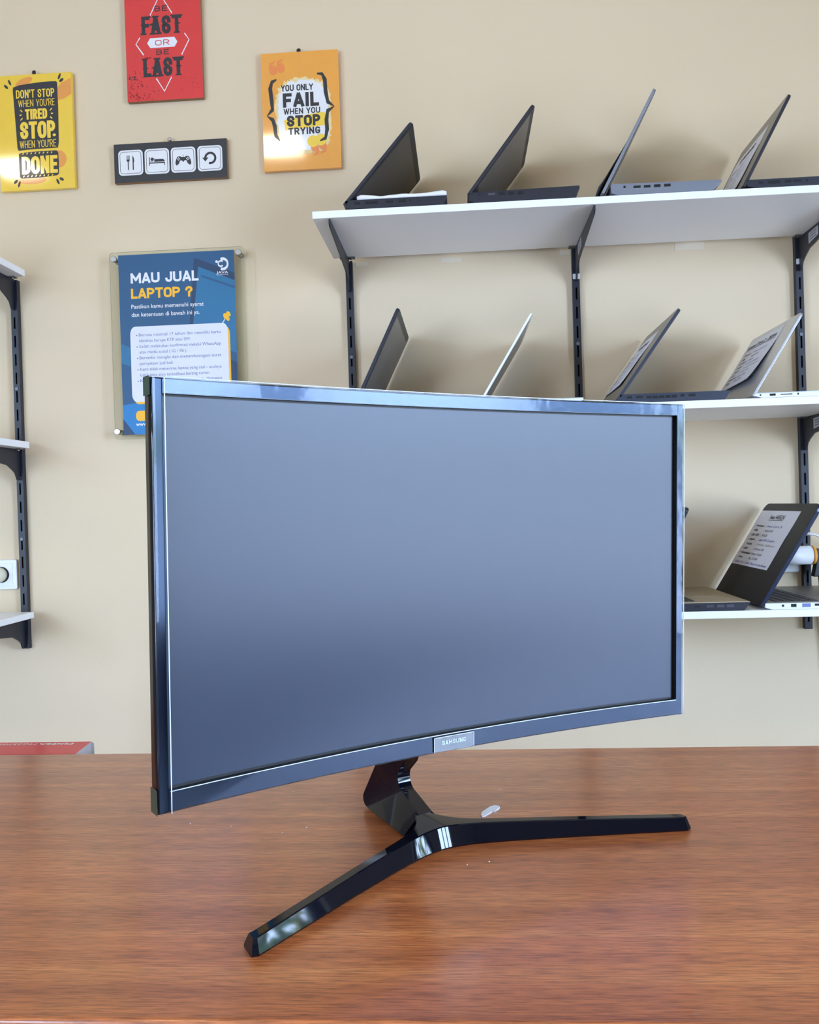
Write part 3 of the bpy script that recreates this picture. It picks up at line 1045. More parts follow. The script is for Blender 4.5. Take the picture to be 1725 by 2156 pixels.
# top shelf
lap1 = laptop('open_laptop', 'black laptop on the top shelf with a white foam sheet on its keys', -0.236, ST, (-0.2365, ST + 0.010), 48.4, 0.2290, 0.222, 0.318, 0.0190, M_DARKLT, M_DARKLT, M_LCDD,
       ports=usb(0.0125, (0.028, 0.052, 0.066)) + usb(0.0125, (0.098, 0.126), 0.016, 0.005) + [(0.143, 0.0125, 0.004, 0.004, M_SLOT)])
lap2 = laptop('open_laptop', 'black laptop with grey screen, second on the top shelf', 0.031, ST, (0.0320, ST + 0.0185), 52.0, 0.2345, 0.2365, 0.318, 0.0215, M_DARKLT, M_DARKLT, M_LCD, t_front=0.0245,
       ports=[(0.024, 0.0165, 0.004, 0.004, M_SLOT)] + usb(0.0165, (0.050,), 0.015, 0.005, M_SILVERP) + usb(0.0165, (0.072, 0.092, 0.112)))
lap3 = laptop('open_laptop', 'grey laptop seen edge-on, third on the top shelf', 0.331, ST, (0.3150, ST + 0.0055), 61.8, 0.2460, 0.231, 0.318, 0.0235, M_GREYLT, M_GREYLT, M_LCD, t_front=0.0205, front_cut=0.018,
       ports=[(0.030, 0.0165, 0.0045, 0.0045, M_SLOT)] + usb(0.0155, (0.056,), 0.015, 0.005) + usb(0.0155, (0.077, 0.098, 0.119), 0.0135, 0.0055))
lap4 = laptop('open_laptop', 'dark laptop with grey lid and paper sheet, rightmost on the top shelf', 0.612, ST, (0.6075, ST + 0.0045), 62.0, 0.2140, 0.235, 0.300, 0.0170, M_DARKLT, M_DARKLT, M_LCD, lidm=M_LIDGREY, edge=M_DARKLT,
       ports=usb(0.0105, (0.030,), 0.010, 0.0035) + usb(0.0105, (0.052, 0.064), 0.012, 0.0055) + usb(0.0105, (0.086,), 0.012, 0.0055) + usb(0.0105, (0.104,), 0.015, 0.0045) + [(0.124, 0.0105, 0.004, 0.004, M_SLOT)])
# middle shelf
lap5 = laptop('open_laptop', 'black-framed laptop, leftmost on the middle shelf', -0.2305, SM, (-0.2265, SM + 0.0175), 64.0, 0.2290, 0.225, 0.318, 0.0200, M_DARKLT, M_DARKLT, M_LCD)
lap6 = laptop('open_laptop', 'thin silver-white laptop seen edge-on, second on the middle shelf', 0.0430, SM, (0.0440, SM + 0.0130), 58.4, 0.2200, 0.2200, 0.312, 0.0155, M_WHITELT, M_SILVER, M_LCD, tl=0.005, rim=M_SILVER)
lap7 = laptop('open_laptop', 'dark grey laptop with a long sheet on its lid, third on the middle shelf', 0.3370, SM, (0.3335, SM + 0.0065), 54.2, 0.2330, 0.2310, 0.316, 0.0180, M_DGREY, M_DGREY, M_LCD, lidm=M_LIDGREY, edge=M_DGREY,
       ports=usb(0.0115, (0.022,), 0.010, 0.005) + usb(0.0115, (0.043,), 0.013, 0.0045) + usb(0.0105, (0.063, 0.076, 0.089, 0.102, 0.115), 0.0105, 0.0055) + usb(0.0115, (0.132,), 0.008, 0.0055) + usb(0.0115, (0.152,), 0.014, 0.0055))
lap8 = laptop('open_laptop', 'slim silver laptop with a curling sheet on its lid, rightmost on the middle shelf', 0.6165, SM, (0.6150, SM + 0.0045), 58.2, 0.2010, 0.225, 0.300, 0.0105, M_WHITELT, M_SILVER, M_LCD, lidm=M_SILVER, tl=0.0055,
       ports=[(0.013, 0.006, 0.003, 0.003, M_SLOT)] + usb(0.006, (0.038,), 0.012, 0.0045) + usb(0.006, (0.066,), 0.024, 0.0018) + [(0.090, 0.006, 0.003, 0.004, M_SLOT)])
# lowest shelf
lap9 = laptop('open_laptop', 'gold laptop half hidden behind the monitor on the lowest shelf', 0.3700, SL, (0.3750, SL + 0.0150), 64.0, 0.2280, 0.2270, 0.310, 0.0190, M_DARKLT, M_GOLD, M_LCD, lidm=M_BLACK, front_cut=0.012,
       ports=usb(0.0105, (0.118,), 0.010, 0.003) + usb(0.0105, (0.144,), 0.015, 0.005, M_SILVERP) + usb(0.0105, (0.166, 0.186), 0.015, 0.0055, M_SILVERP))
lap10 = laptop('open_laptop', 'large black laptop with white base and spec sheet on the lowest shelf', 0.6260, SL, (0.6215, SL + 0.0080), 58.6, 0.2470, 0.250, 0.314, 0.0150, M_WHITELT, M_LIDGREY, M_LCD, lidm=mat('matte_black_lid', (27, 29, 35), rough=0.5, spec=0.35), edge=mat('blue_black_edge', (30, 42, 66), rough=0.25), tl=0.008, r=0.018,
       ports=[(0.038, 0.0085, 0.0045, 0.0045, M_SLOT)] + usb(0.0085, (0.060,), 0.011, 0.0065) + usb(0.0085, (0.086,), 0.017, 0.0075, M_BLUEP) + usb(0.0090, (0.110,), 0.014, 0.0045))

SPEC = [('Processor', ': Intel Core i5', 0.20, 0.40, M_VIOLET), ('RAM', ': 4GB DDR3', 0.085, 0.24, M_GREYINK), ('SSD / HDD', ': 500GB', 0.19, 0.16, M_GREYINK), ('Graphic', ': Intel HD Graphics', 0.15, 0.44, M_VIOLET),
        ('Graphic', ': Nvidia Geforce', 0.15, 0.50, mat('olive_ink', (160, 166, 140), rough=0.6)), ('Layar', ': 14.0 inch HD', 0.11, 0.30, M_GREYINK), ('Kelengkapan', ': Laptop, Charger', 0.26, 0.30, M_GREYINK), ('Harga', ': Rp 3.200', 0.11, 0.26, M_GREYINK)]
sheet(lap10[1], lap10[2], lap10[3], 0.074, 0.312, 0.078, 0.2265, 'Asus A455LN', SPEC, foot='Garansi Toko 1 bulan * Bonus Tas dan Mouse', head_fill=(0.335, 0.70))
sheet(lap8[1], lap8[2], lap8[3], 0.072, 0.290, 0.046, 0.186, 'Lenovo Yoga 2 - 20344', SPEC, lift=0.012, head_fill=(0.06, 0.90))
sheet(lap7[1], lap7[2], lap7[3], 0.090, 0.300, 0.050, 0.198, 'Laptop', SPEC, lift=0.004, head_fill=(0.25, 0.75))
sheet(lap4[1], lap4[2], lap4[3], 0.060, 0.272, 0.020, 0.170, 'Laptop', SPEC, lift=0.003, head_fill=(0.25, 0.75))
sheet(lap3[1], lap3[2], lap3[3], 0.055, 0.265, 0.030, 0.190, 'Laptop', SPEC, lift=0.012, head_fill=(0.25, 0.75))

# white foam sheet on the first laptop
b = MB()
M_FOAM = mat('white_foam', (236, 234, 234), rough=0.85, bump=0.3, bscale=120)
rows, rows2 = [], []
for i in range(25):
    s = i / 24
    x_ = -0.2085 + 0.1935 * s
    rows.append([]); rows2.append([])
    for j in range(11):
        q = j / 10
        y_ = 1.802 + 0.27 * q
        h = 0.0095 + 0.003 * math.sin(7 * s + 2 * q) - 0.004 * max(0, 0.25 - abs(s - 0.27)) * 8 * (1 - q)
        if i in (0, 24):
            h *= 0.7
        rows[-1].append((x_, y_, ST + 0.0206 + h)); rows2[-1].append((x_, y_, ST + 0.0206))
b.grid(rows, M_FOAM); b.grid(rows2, M_FOAM)
b.grid([[r[0] for r in rows], [r[0] for r in rows2]], M_FOAM); b.grid([[r[-1] for r in rows], [r[-1] for r in rows2]], M_FOAM)
b.grid([rows[0], rows2[0]], M_FOAM); b.grid([rows[-1], rows2[-1]], M_FOAM)
tag(b.build('foam_sheet'), 'white foam sheet lying on the keyboard of the leftmost top-shelf laptop', 'foam sheet')

# ------------------------------------------------------------------ wall boards
M_Y = mat('glossy_yellow_print', (246, 202, 16), rough=0.5, coat=1.0, coat_rough=0.06, bump=0.10, bscale=60)
M_O = mat('glossy_orange_print', (243, 160, 22), rough=0.5, coat=1.0, coat_rough=0.06, bump=0.10, bscale=60)
M_R = mat('red_print', (222, 62, 58), rough=0.55, var=0.08, scale=18)
M_RD = mat('dark_red_scuff', (150, 32, 34), rough=0.6)
M_CH = mat('charcoal_print', (42, 44, 49), rough=0.45, coat=0.25, coat_rough=0.08)
M_WP = mat('white_print', (236, 236, 236), rough=0.5, coat=0.6, coat_rough=0.08)
M_OB = mat('orange_blot', (238, 150, 38), rough=0.5, coat=1.0, coat_rough=0.06)
M_YT = mat('yellow_print', (250, 208, 30), rough=0.5, coat=1.0, coat_rough=0.06)
M_OD = mat('deep_orange_print', (240, 128, 38), rough=0.5, coat=1.0, coat_rough=0.06)
M_NAIL = mat('dark_nail', (60, 58, 58), rough=0.35, metal=0.8)


def board(name, label, cat, xc, zc, w, h, tilt, edge, face, yaw=0.0, bx=0.012):
    """A small board hung on the wall; returns its frame function for the print (mm from the lower left corner)."""
    root = empty(name, (xc, YB - 0.002, zc - h / 2), 0, label, cat, 'printed boards hung on the wall')
    c_, s_ = math.cos(tilt), math.sin(tilt)

    def fn(u, v, k=0.0):    # metres in the board plane, k towards the viewer
        x_ = u - w / 2
        d = bx + k
        return (x_ , -(d * c_ + v * s_) + x_ * yaw, v * c_ - d * s_)
    bb = MB()
    ring0 = [fn(0, 0, -bx), fn(w, 0, -bx), fn(w, h, -bx), fn(0, h, -bx)]
    ring1 = [fn(0, 0), fn(w, 0), fn(w, h), fn(0, h)]
    bb.add(ring0 + ring1, [(3, 2, 1, 0), (0, 1, 5, 4), (1, 2, 6, 5), (2, 3, 7, 6), (3, 0, 4, 7)], edge)
    bb.add(ring1, [(0, 1, 2, 3)], face)
    return root, bb, fn


def nail(x, z, label, m=None):
    bb = MB()
    bb.tube([(x, YB + 0.004, z), (x, YB - 0.013, z + .001)], 0.0014, M_NAIL, n=8)
    bb.tube([(x, YB - 0.013, z + .001), (x, YB - 0.0145, z + .001), (x, YB - 0.0165, z + .001)], 0.005, m or M_NAIL, n=14, radii=[0.0046, 0.0056, 0.0034])
    return tag(bb.build('wall_nail'), label, 'nail', 'nails holding the wall boards')


K = 0.9925


def wx(x):
    return x * K


def wz(z):
    return HC + (z - HC) * K


for m_ in (M_Y, M_O, M_OB, M_YT, M_OD, M_WP):
    m_.node_tree.nodes['Principled BSDF'].inputs['Coat IOR'].default_value = 1.9

# yellow board ----------------------------------------------------------
w, h = 0.1985, 0.298
root, b, fn = board('quote_board', 'yellow quote board about not stopping when tired, at the left picture edge', 'quote board', wx(-1.0850), wz(2.0750), w, h, rad(0.3), M_Y, M_Y)
L1_ = lambda x_, y_: fn(x_ * w, (1 - y_) * h, 0.0002)
L2_ = lambda x_, y_: fn(x_ * w, (1 - y_) * h, 0.0004)
L3_ = lambda x_, y_: fn(x_ * w, (1 - y_) * h, 0.0006)


def P(pts, m, f):
    n0 = len(b.v)
    b.poly([f(*p) for p in pts], m)
    lift(b, n0)


def BK(s, x0, x1, base, cap, m, f, wt=0.2, asp=0.4, gap=0.1, serif=0.0):
    block(b, s, x0, x1, base, cap, m, f, wt, asp, gap, serif, (w, h))


def TX(s, x0, x1, base, cap, m, f, bold=0.0):
    text(b, s, x0, x1, -base, cap, m, lambda x_, y_: f(x_, -y_), bold)


P(disc(0.36, 0.065, 0.12, 0.035, rot=-0.25), M_OB, L1_)
P([(0.80, 0.14), (0.86, 0.09), (0.995, 0.05), (0.995, 0.19), (0.90, 0.225), (0.80, 0.24)], M_OB, L1_)
P(disc(0.80, 0.745, 0.10, 0.075), M_OB, L1_)
P(disc(0.42, 0.915, 0.2, 0.035), M_OB, L1_)
P([(0.215, 0.105), (0.30, 0.088), (0.50, 0.076), (0.70, 0.070), (0.795, 0.072), (0.81, 0.085), (0.812, 0.30), (0.805, 0.60), (0.79, 0.645), (0.70, 0.648), (0.45, 0.648), (0.26, 0.655), (0.245, 0.63), (0.23, 0.40), (0.21, 0.13)], M_CH, L2_)
P([(0.262, 0.685), (0.29, 0.675), (0.55, 0.668), (0.77, 0.670), (0.792, 0.685), (0.797, 0.78), (0.792, 0.87), (0.77, 0.885), (0.55, 0.896), (0.29, 0.898), (0.265, 0.885), (0.258, 0.79)], M_CH, L2_)
BK("DON'T STOP", 0.252, 0.768, 0.203, 0.072, M_YT, L3_, 0.14, 0.38)
BK("WHEN YOU'RE", 0.278, 0.768, 0.279, 0.060, M_YT, L3_, 0.085, 0.42)
BK('TIRED', 0.368, 0.660, 0.390, 0.090, M_YT, L3_, 0.2, 0.36)
BK('STOP', 0.295, 0.760, 0.558, 0.150, M_YT, L3_, 0.20, 0.40)
BK("WHEN YOU'RE", 0.280, 0.768, 0.636, 0.064, M_YT, L3_, 0.085, 0.42)
BK('DONE', 0.302, 0.775, 0.864, 0.155, M_YT, L3_, 0.20, 0.38)
for (cx, s) in ((0.318, -1), (0.712, 1)):
    for dy, dx in ((-0.03, 0.012), (0.0, 0.0), (0.03, 0.012)):
        draw_stroke(b, [(cx - s * dx, 0.348 + dy * 0.9), (cx + s * (0.03 - dx), 0.348 + dy * 1.5)], 0.010, M_YT, L3_)
draw_stroke(b, [(0.525, 0.455), (0.525, 0.505)], 0.006, M_YT, L3_)
P(disc(0.748, 0.535, 0.022, 0.012), M_YT, L3_)
for k in range(8):
    for yy in (0.683, 0.880):
        draw_stroke(b, [(0.31 + 0.055 * k, yy + 0.006), (0.328 + 0.055 * k, yy - 0.005)], 0.010, M_YT, L3_)
for (cx, cy, ro) in ((0.120, 0.095, 0.5), (0.170, 0.060, 0.9), (0.842, 0.033, 2.2), (0.868, 0.066, 2.8), (0.208, 0.922, 2.7), (0.252, 0.945, 2.1), (0.826, 0.920, 0.3), (0.775, 0.940, 0.9)):
    P(disc(cx, cy, 0.030, 0.013, rot=ro), M_CH, L2_)
b.build('panel', root, flip=False)
nail(wx(-1.085), wz(2.2295), 'dark nail above the yellow quote board')

# red board -------------------------------------------------------------
w, h = 0.1985, 0.298
root, b, fn = board('quote_board', 'red quote board about being fast, cut by the top picture edge', 'quote board', wx(-0.7370), wz(2.2880), w, h, rad(0.3), M_MDF, M_R)
TXT = M_CH
BK('BE', 0.395, 0.565, 0.240, 0.048, TXT, L1_, 0.17, 0.85, 0.2)
BK('FAST', 0.222, 0.738, 0.435, 0.158, TXT, L1_, 0.20, 0.42, 0.14, 0.85)
P([(0.285, 0.508), (0.325, 0.466), (0.645, 0.466), (0.685, 0.508), (0.645, 0.550), (0.325, 0.550)], M_WP, L1_)
BK('OR', 0.390, 0.580, 0.532, 0.048, M_R, L2_, 0.13, 0.9, 0.25)
BK('BE', 0.400, 0.570, 0.612, 0.046, TXT, L1_, 0.17, 0.85, 0.2)
BK('LAST', 0.228, 0.742, 0.797, 0.160, TXT, L1_, 0.20, 0.42, 0.14, 0.85)
for (cx, cy) in ((0.24, 0.35), (0.355, 0.35), (0.515, 0.36), (0.69, 0.35), (0.25, 0.72), (0.37, 0.72), (0.525, 0.725), (0.69, 0.715)):
    P([(cx - 0.045, cy), (cx, cy - 0.012), (cx + 0.045, cy), (cx, cy + 0.012)], TXT, L1_)
for pl in ([(0.335, 0.270), (0.475, 0.095), (0.625, 0.262)], [(0.190, 0.455), (0.135, 0.510), (0.232, 0.605)], [(0.780, 0.440), (0.838, 0.497), (0.735, 0.622)], [(0.390, 0.812), (0.492, 0.925), (0.592, 0.808)]):
    draw_stroke(b, pl, 0.012, M_WP, L1_)
rg = random.Random(5)
for k in range(85):
    cx = abs(rg.gauss(0.0, 0.16)) + 0.012; cy = 1 - abs(rg.gauss(0.0, 0.10)) - 0.012
    if cx < 0.98 and cy > 0.5:
        P(blob(cx, cy, rg.uniform(0.003, 0.012), rg.uniform(0.002, 0.007), 0.5, 8, k), M_RD, L1_)
for k in range(14):
    P(blob(0.08 + rg.uniform(-.05, .06), 0.80 + rg.uniform(-.015, .015), 0.010, 0.005, 0.5, 8, k + 200), M_CH, L2_)
for k in range(12):
    P(blob(0.28 + rg.uniform(-.05, .05), 0.635 + rg.uniform(-.008, .008), 0.012, 0.004, 0.5, 8, k + 300), M_RD, L2_)
for k in range(30):
    P(blob(rg.uniform(.7, .97), rg.uniform(.80, .97), 0.005, 0.003, 0.5, 7, k + 400), M_RD, L1_)
b.build('panel', root, flip=False)

# orange board ----------------------------------------------------------
w, h = 0.1985, 0.298
root, b, fn = board('quote_board', 'orange quote board about failing, left of the top-shelf laptops', 'quote board', wx(-0.3835), wz(2.0885), w, h, rad(0.3), M_O, M_O)
P(blob(0.53, 0.545, 0.360, 0.320, 0.045, 110, 3, 0.62), mat('cream_splash', (240, 214, 150), rough=0.5, coat=1.0), L1_)
P(blob(0.53, 0.54, 0.330, 0.292, 0.045, 110, 4, 0.60), M_WP, lambda x_, y_: fn(x_ * w, (1 - y_) * h, 0.0003))
for (cx, cy, s, m_) in ((0.155, 0.145, 1, M_OD), (0.255, 0.130, 1, M_OD), (0.665, 0.815, -1, M_OD), (0.765, 0.800, -1, M_OD)):
    P(disc(cx, cy, 0.050, 0.040), m_, L2_)
    draw_stroke(b, [(cx - 0.035 * s, cy), (cx - 0.03 * s, cy - 0.05 * s), (cx + 0.03 * s, cy - 0.075 * s)], [0.04, 0.035, 0.006], m_, L2_)
for (cx, cy) in ((0.645, 0.765), (0.745, 0.755)):
    P(disc(cx, cy, 0.075, 0.050), M_YT, L2_)
P([(0.275, 0.575), (0.60, 0.535), (0.80, 0.520), (0.825, 0.56), (0.80, 0.635), (0.50, 0.650), (0.29, 0.660)], M_YT, L2_)
BK('YOU ONLY', 0.250, 0.665, 0.330, 0.054, M_CH, L3_, 0.18, 0.5)
BK('FAIL', 0.268, 0.738, 0.467, 0.120, M_CH, L3_, 0.24, 0.5, 0.08)
BK('WHEN YOU', 0.275, 0.748, 0.527, 0.050, M_CH, L3_, 0.18, 0.5)
BK('STOP', 0.314, 0.746, 0.632, 0.094, M_CH, L3_, 0.24, 0.5, 0.08)
BK('TRYING', 0.328, 0.742, 0.702, 0.060, M_CH, L3_, 0.22, 0.45)
bl_ = [(0.195, 0.225), (0.135, 0.245), (0.110, 0.30), (0.125, 0.40), (0.130, 0.48), (0.060, 0.530), (0.130, 0.565), (0.155, 0.62), (0.165, 0.70), (0.215, 0.745)]
wl_ = [0.012, 0.035, 0.05, 0.05, 0.042, 0.010, 0.042, 0.05, 0.045, 0.012]
draw_stroke(b, bl_, wl_, M_CH, L3_)
br_ = [(0.720, 0.195), (0.785, 0.200), (0.820, 0.25), (0.825, 0.35), (0.850, 0.44), (0.930, 0.480), (0.845, 0.515), (0.825, 0.59), (0.830, 0.67), (0.805, 0.745), (0.735, 0.765)]
draw_stroke(b, br_, [0.012, 0.03, 0.05, 0.05, 0.042, 0.010, 0.042, 0.05, 0.05, 0.035, 0.012], M_CH, L3_)
b.build('panel', root, flip=False)
nail(wx(-0.3850), wz(2.2415), 'dark nail above the orange quote board')

# icon plaque -----------------------------------------------------------
w, h = 0.296, 0.0995
root, b, fn = board('icon_plaque', 'black plaque with four white icon tiles of eating, sleeping, gaming and repeating', 'plaque', wx(-0.7290), wz(1.9797), w, h, rad(0.3), M_MDF, M_CH)
b.build('panel', root, flip=False)
MM = lambda x_, y_, k=0.0003: fn(x_, y_, k)
for q, cx in enumerate((0.0440, 0.1132, 0.1822, 0.2518)):
    b = MB()
    cy = 0.0505
    f0 = lambda x_, y_, k=0.0: fn(cx + x_, cy + y_, 0.0003 + k)
    s = 0.0322
    b.prism(rrect(-s, -s, s, s, 0.010), 0, 0.0008, lambda a_, c_, w_: f0(a_, c_, w_), M_WP)
    L_ = lambda x_, y_: f0(x_, y_, 0.0010)
    ol = rrect(-s * .86, -s * .86, s * .86, s * .86, 0.008)
    draw_stroke(b, ol + [ol[0]], 0.0011, M_CH, L_)
    PP = lambda pts: b.poly([L_(*p) for p in pts], M_CH)
    if q == 0:
        PP([(-0.0078, -0.0185), (-0.0052, -0.0185), (-0.0052, 0.004), (-0.0078, 0.004)])
        PP([(-0.0105, 0.0045), (-0.0065, 0.0015), (-0.0025, 0.0045), (-0.0025, 0.0085), (-0.0105, 0.0085)])
        for t_ in (-0.0105, -0.0080, -0.0055, -0.0037):
            PP([(t_, 0.0085), (t_ + 0.0012, 0.0085), (t_ + 0.0012, 0.0185), (t_, 0.0185)])
        PP([(0.0050, -0.0185), (0.0080, -0.0185), (0.0080, -0.001), (0.0095, 0.004), (0.0085, 0.012), (0.0050, 0.0195)])
    elif q == 1:
        PP([(-0.0205, -0.0105), (-0.0185, -0.0105), (-0.0185, 0.0115), (-0.0205, 0.0115)])
        PP([(-0.0185, -0.0055), (0.0205, -0.0055), (0.0205, -0.0025), (-0.0185, -0.0025)])
        PP([(0.0185, -0.0105), (0.0205, -0.0105), (0.0205, -0.003), (0.0185, -0.003)])
        PP([(-0.0065, -0.0015), (0.0205, -0.0015), (0.0195, 0.0025), (0.0150, 0.0055), (-0.0065, 0.0055)])
        PP(disc(-0.0125, 0.0055, 0.0042))
        draw_stroke(b, [(-0.0175, -0.0005), (-0.0075, 0.0005), (-0.0075, 0.0085)], 0.0012, M_CH, L_)
    elif q == 2:
        PP([(-0.0150, 0.0085), (-0.0085, 0.0095), (-0.0040, 0.0070), (0.0040, 0.0070), (0.0085, 0.0095), (0.0150, 0.0085), (0.0190, 0.0010), (0.0210, -0.0085), (0.0180, -0.0145), (0.0130, -0.0110), (0.0085, -0.0055), (-0.0085, -0.0055), (-0.0130, -0.0110), (-0.0180, -0.0145), (-0.0210, -0.0085), (-0.0190, 0.0010)])
        draw_stroke(b, [(-0.0005, 0.007), (0.0008, 0.010), (-0.0008, 0.013)], 0.0010, M_CH, L_)
        L4_ = lambda x_, y_: f0(x_, y_, 0.0012)
        for (a_, c_, r_) in ((-0.0055, -0.006, 0.0044), (0.0055, -0.006, 0.0044), (0.0122, 0.0055, 0.0015), (0.0122, -0.0005, 0.0015), (0.0092, 0.0025, 0.0015), (0.0152, 0.0025, 0.0015)):
            b.poly([L4_(*p) for p in disc(a_, c_, r_, n=14)], M_WP)
        for (a_, c_) in ((-0.0122, 0.0052), (-0.0122, -0.0002), (-0.0149, 0.0025), (-0.0095, 0.0025)):
            b.poly([L4_(*p) for p in ((a_ - .0012, c_ - .0012), (a_ + .0012, c_ - .0012), (a_ + .0012, c_ + .0012), (a_ - .0012, c_ + .0012))], M_WP)
    else:
        arc = [(0.0010 + 0.0130 * math.cos(rad(t_)), 0.0005 + 0.0130 * math.sin(rad(t_))) for t_ in range(-108, 181, 12)]
        draw_stroke(b, arc, 0.0058, M_CH, L_)
        PP([(-0.0200, 0.0020), (-0.0040, 0.0020), (-0.0120, -0.0080)])
    o = b.build('icon_tile', root, flip=False)
    o['label'] = ('white tile with fork and knife', 'white tile with a sleeper in bed', 'white tile with a game controller', 'white tile with a circular arrow')[q]
nail(wx(-0.7295), wz(2.0345), 'pale nail above the black icon plaque', M_STEEL)

# blue information sign -------------------------------------------------
SX0, SX1, SZ0, SZ1 = -0.8765 * .985, -0.5700 * .985, HC + (1.2752 - HC) * .985, HC + (1.7425 - HC) * .985
w, h = SX1 - SX0, SZ1 - SZ0
sign = empty('info_sign', ((SX0 + SX1) / 2, YB, SZ0), 0, 'blue laptop buying notice on clear acrylic on steel studs', 'sign')
YS = -0.026
AX0, AX1, AZ0, AZ1 = -0.9000 * .985, -0.5440 * .985, HC + (1.2640 - HC) * .985, HC + (1.7505 - HC) * .985
cx_ = (SX0 + SX1) / 2
M_ACR = clear_material('clear_acrylic', (248, 250, 246), 1.18, 0.06)
M_ACRE = mat('acrylic_edge', (206, 206, 192), rough=0.2)
b = MB()
rp = rrect(AX0 - cx_, AZ0 - SZ0, AX1 - cx_, AZ1 - SZ0, 0.010)
b.add([(a_, YS - 0.003, c_) for a_, c_ in rp], [list(range(len(rp)))], M_ACR)
n_ = len(rp)
b.add([(a_, YS - 0.003, c_) for a_, c_ in rp] + [(a_, YS + 0.000, c_) for a_, c_ in rp], [(i, (i + 1) % n_, n_ + (i + 1) % n_, n_ + i) for i in range(n_)], M_ACRE)
b.add([(a_, YS + 0.003, c_) for a_, c_ in rp], [list(range(len(rp)))], M_ACR)
b.build('acrylic_panel', sign, flip=False)
M_B1 = mat('dark_blue_print', (34, 84, 122), rough=0.5, var=0.06, scale=6)
M_B2 = mat('mid_blue_print', (36, 110, 150), rough=0.5, var=0.05, scale=6)
M_B3 = mat('bright_blue_print', (20, 122, 184), rough=0.5, var=0.05)
M_B4 = mat('navy_print', (30, 60, 92), rough=0.5)
M_SY = mat('amber_print', (250, 186, 30), rough=0.5)
M_CARD = mat('lilac_white_print', (226, 226, 240), rough=0.55)
M_TXB = mat('slate_text', (98, 110, 140), rough=0.6)
b = MB()
ly = lambda k: (lambda x_, y_: ((x_ - 0.5) * w, YS - 0.0034 - 0.0002 * k, (1 - y_) * h))
f0, f1, f2, f3, f4 = ly(0), ly(1), ly(2), ly(3), ly(4)
P([(0, 0), (1, 0), (1, 1), (0, 1)], M_B1, f0)
b.add([((x_ - 0.5) * w, YS - 0.0031, (1 - y_) * h) for x_, y_ in ((0, 0), (1, 0), (1, 1), (0, 1))], [(0, 1, 2, 3)], M_WP)
P([(0.655, 0.040), (0.672, 0.036), (0.999, 0.127), (0.999, 0.168), (0.690, 0.083), (0.630, 0.41), (0.600, 0.41)], M_B4, f1)
P([(0.690, 0.083), (0.999, 0.168), (0.999, 0.57), (0.900, 0.54), (0.630, 0.41)], M_B2, f1)
P([(0.715, 0.130), (0.999, 0.200), (0.999, 0.213), (0.715, 0.141)], M_B1, f2)
P([(0.0, 0.490), (0.08, 0.515), (0.08, 0.62), (0.0, 0.600)], M_B2, f1)
P([(0.0, 0.605), (0.10, 0.635), (0.10, 0.82), (0.0, 0.80)], M_B1, f1)
P([(0.93, 0.60), (0.999, 0.62), (0.999, 0.78), (0.93, 0.78)], M_B4, f1)
P([(0.0, 0.835), (0.30, 0.805), (0.999, 0.78), (0.999, 0.999), (0.10, 0.999), (0.0, 0.915)], M_B3, f1)
P([(0.0, 0.910), (0.10, 0.999), (0.0, 0.999)], M_B4, f2)
P([(x_, y_) for x_, y_ in rrect(0.10, 0.415, 0.945, 0.832, 0.045)], M_SY, f2)
P([(x_, y_) for x_, y_ in rrect(0.085, 0.400, 0.928, 0.820, 0.045)], M_CARD, f3)
BK('MAU JUAL', 0.105, 0.690, 0.160, 0.057, M_WP, f3, 0.22, 0.72, 0.12)
BK('LAPTOP ?', 0.105, 0.635, 0.245, 0.057, M_SY, f3, 0.22, 0.72, 0.12)
TX('Pastikan kamu memenuhi syarat', 0.102, 0.728, 0.300, 0.0225, M_WP, f3, 0.008)
TX('dan ketentuan di bawah ini ya.', 0.102, 0.692, 0.345, 0.0225, M_WP, f3, 0.008)
body = [('Berusia minimal 17 tahun dan memiliki kartu', 0.865, 1), ('identitas berupa KTP atau SIM.', 0.605, 0), ('Sudah melakukan konfirmasi melalui WhatsApp', 0.865, 1), ('atau media sosial ( IG / FB ).', 0.572, 0),
        ('Bersedia mengisi dan menandatangani surat', 0.865, 1), ('pernyataan jual beli.', 0.452, 0), ('Kami tidak menerima laptop yang asal - usulnya', 0.865, 1), ('tidak jelas atau terindikasi barang curian.', 0.765, 0), ('Kami hanya membeli laptop dengan', 0.865, 1)]
yy = 0.4555
for s_, xe, bul in body:
    TX(s_, 0.160, xe, yy, 0.0165, M_TXB, f4, 0.0)
    if bul:
        P(disc(0.142, yy - 0.006, 0.0055, 0.0035, 8), M_TXB, f4)
    yy += 0.0318
ring = [(0.902 + 0.042 * math.cos(rad(t_)), 0.075 + 0.0285 * math.sin(rad(t_))) for t_ in range(-115, 116, 10)]
draw_stroke(b, ring, 0.015, M_WP, f3)
ring = [(0.886 + 0.023 * math.cos(rad(t_)), 0.073 + 0.0150 * math.sin(rad(t_))) for t_ in range(45, 316, 15)]
draw_stroke(b, ring, 0.009, M_WP, f4)
P(disc(0.850, 0.061, 0.011, 0.0075), M_WP, f3)
TX('JAVA', 0.846, 0.946, 0.128, 0.0135, M_WP, f3, 0.012)
TX('COMPUTER', 0.846, 0.946, 0.137, 0.0050, M_WP, f3, 0.0)
P(disc(0.915, 0.365, 0.024, 0.016, rot=0.5), M_SY, f4)
P(disc(0.938, 0.352, 0.020, 0.013, rot=0.5), M_SY, f4)
P(disc(0.932, 0.378, 0.016, 0.012, rot=0.5), M_SY, f4)
draw_stroke(b, [(0.905, 0.380), (0.872, 0.415)], 0.006, M_WP, f4)
P(rrect(0.112, 0.868, 0.62, 0.925, 0.028), M_SY, f2)
TX('www.', 0.110, 0.215, 0.952, 0.020, M_WP, f3, 0.016)
b.build('printed_sheet', sign, flip=False)['label'] = 'blue printed notice'
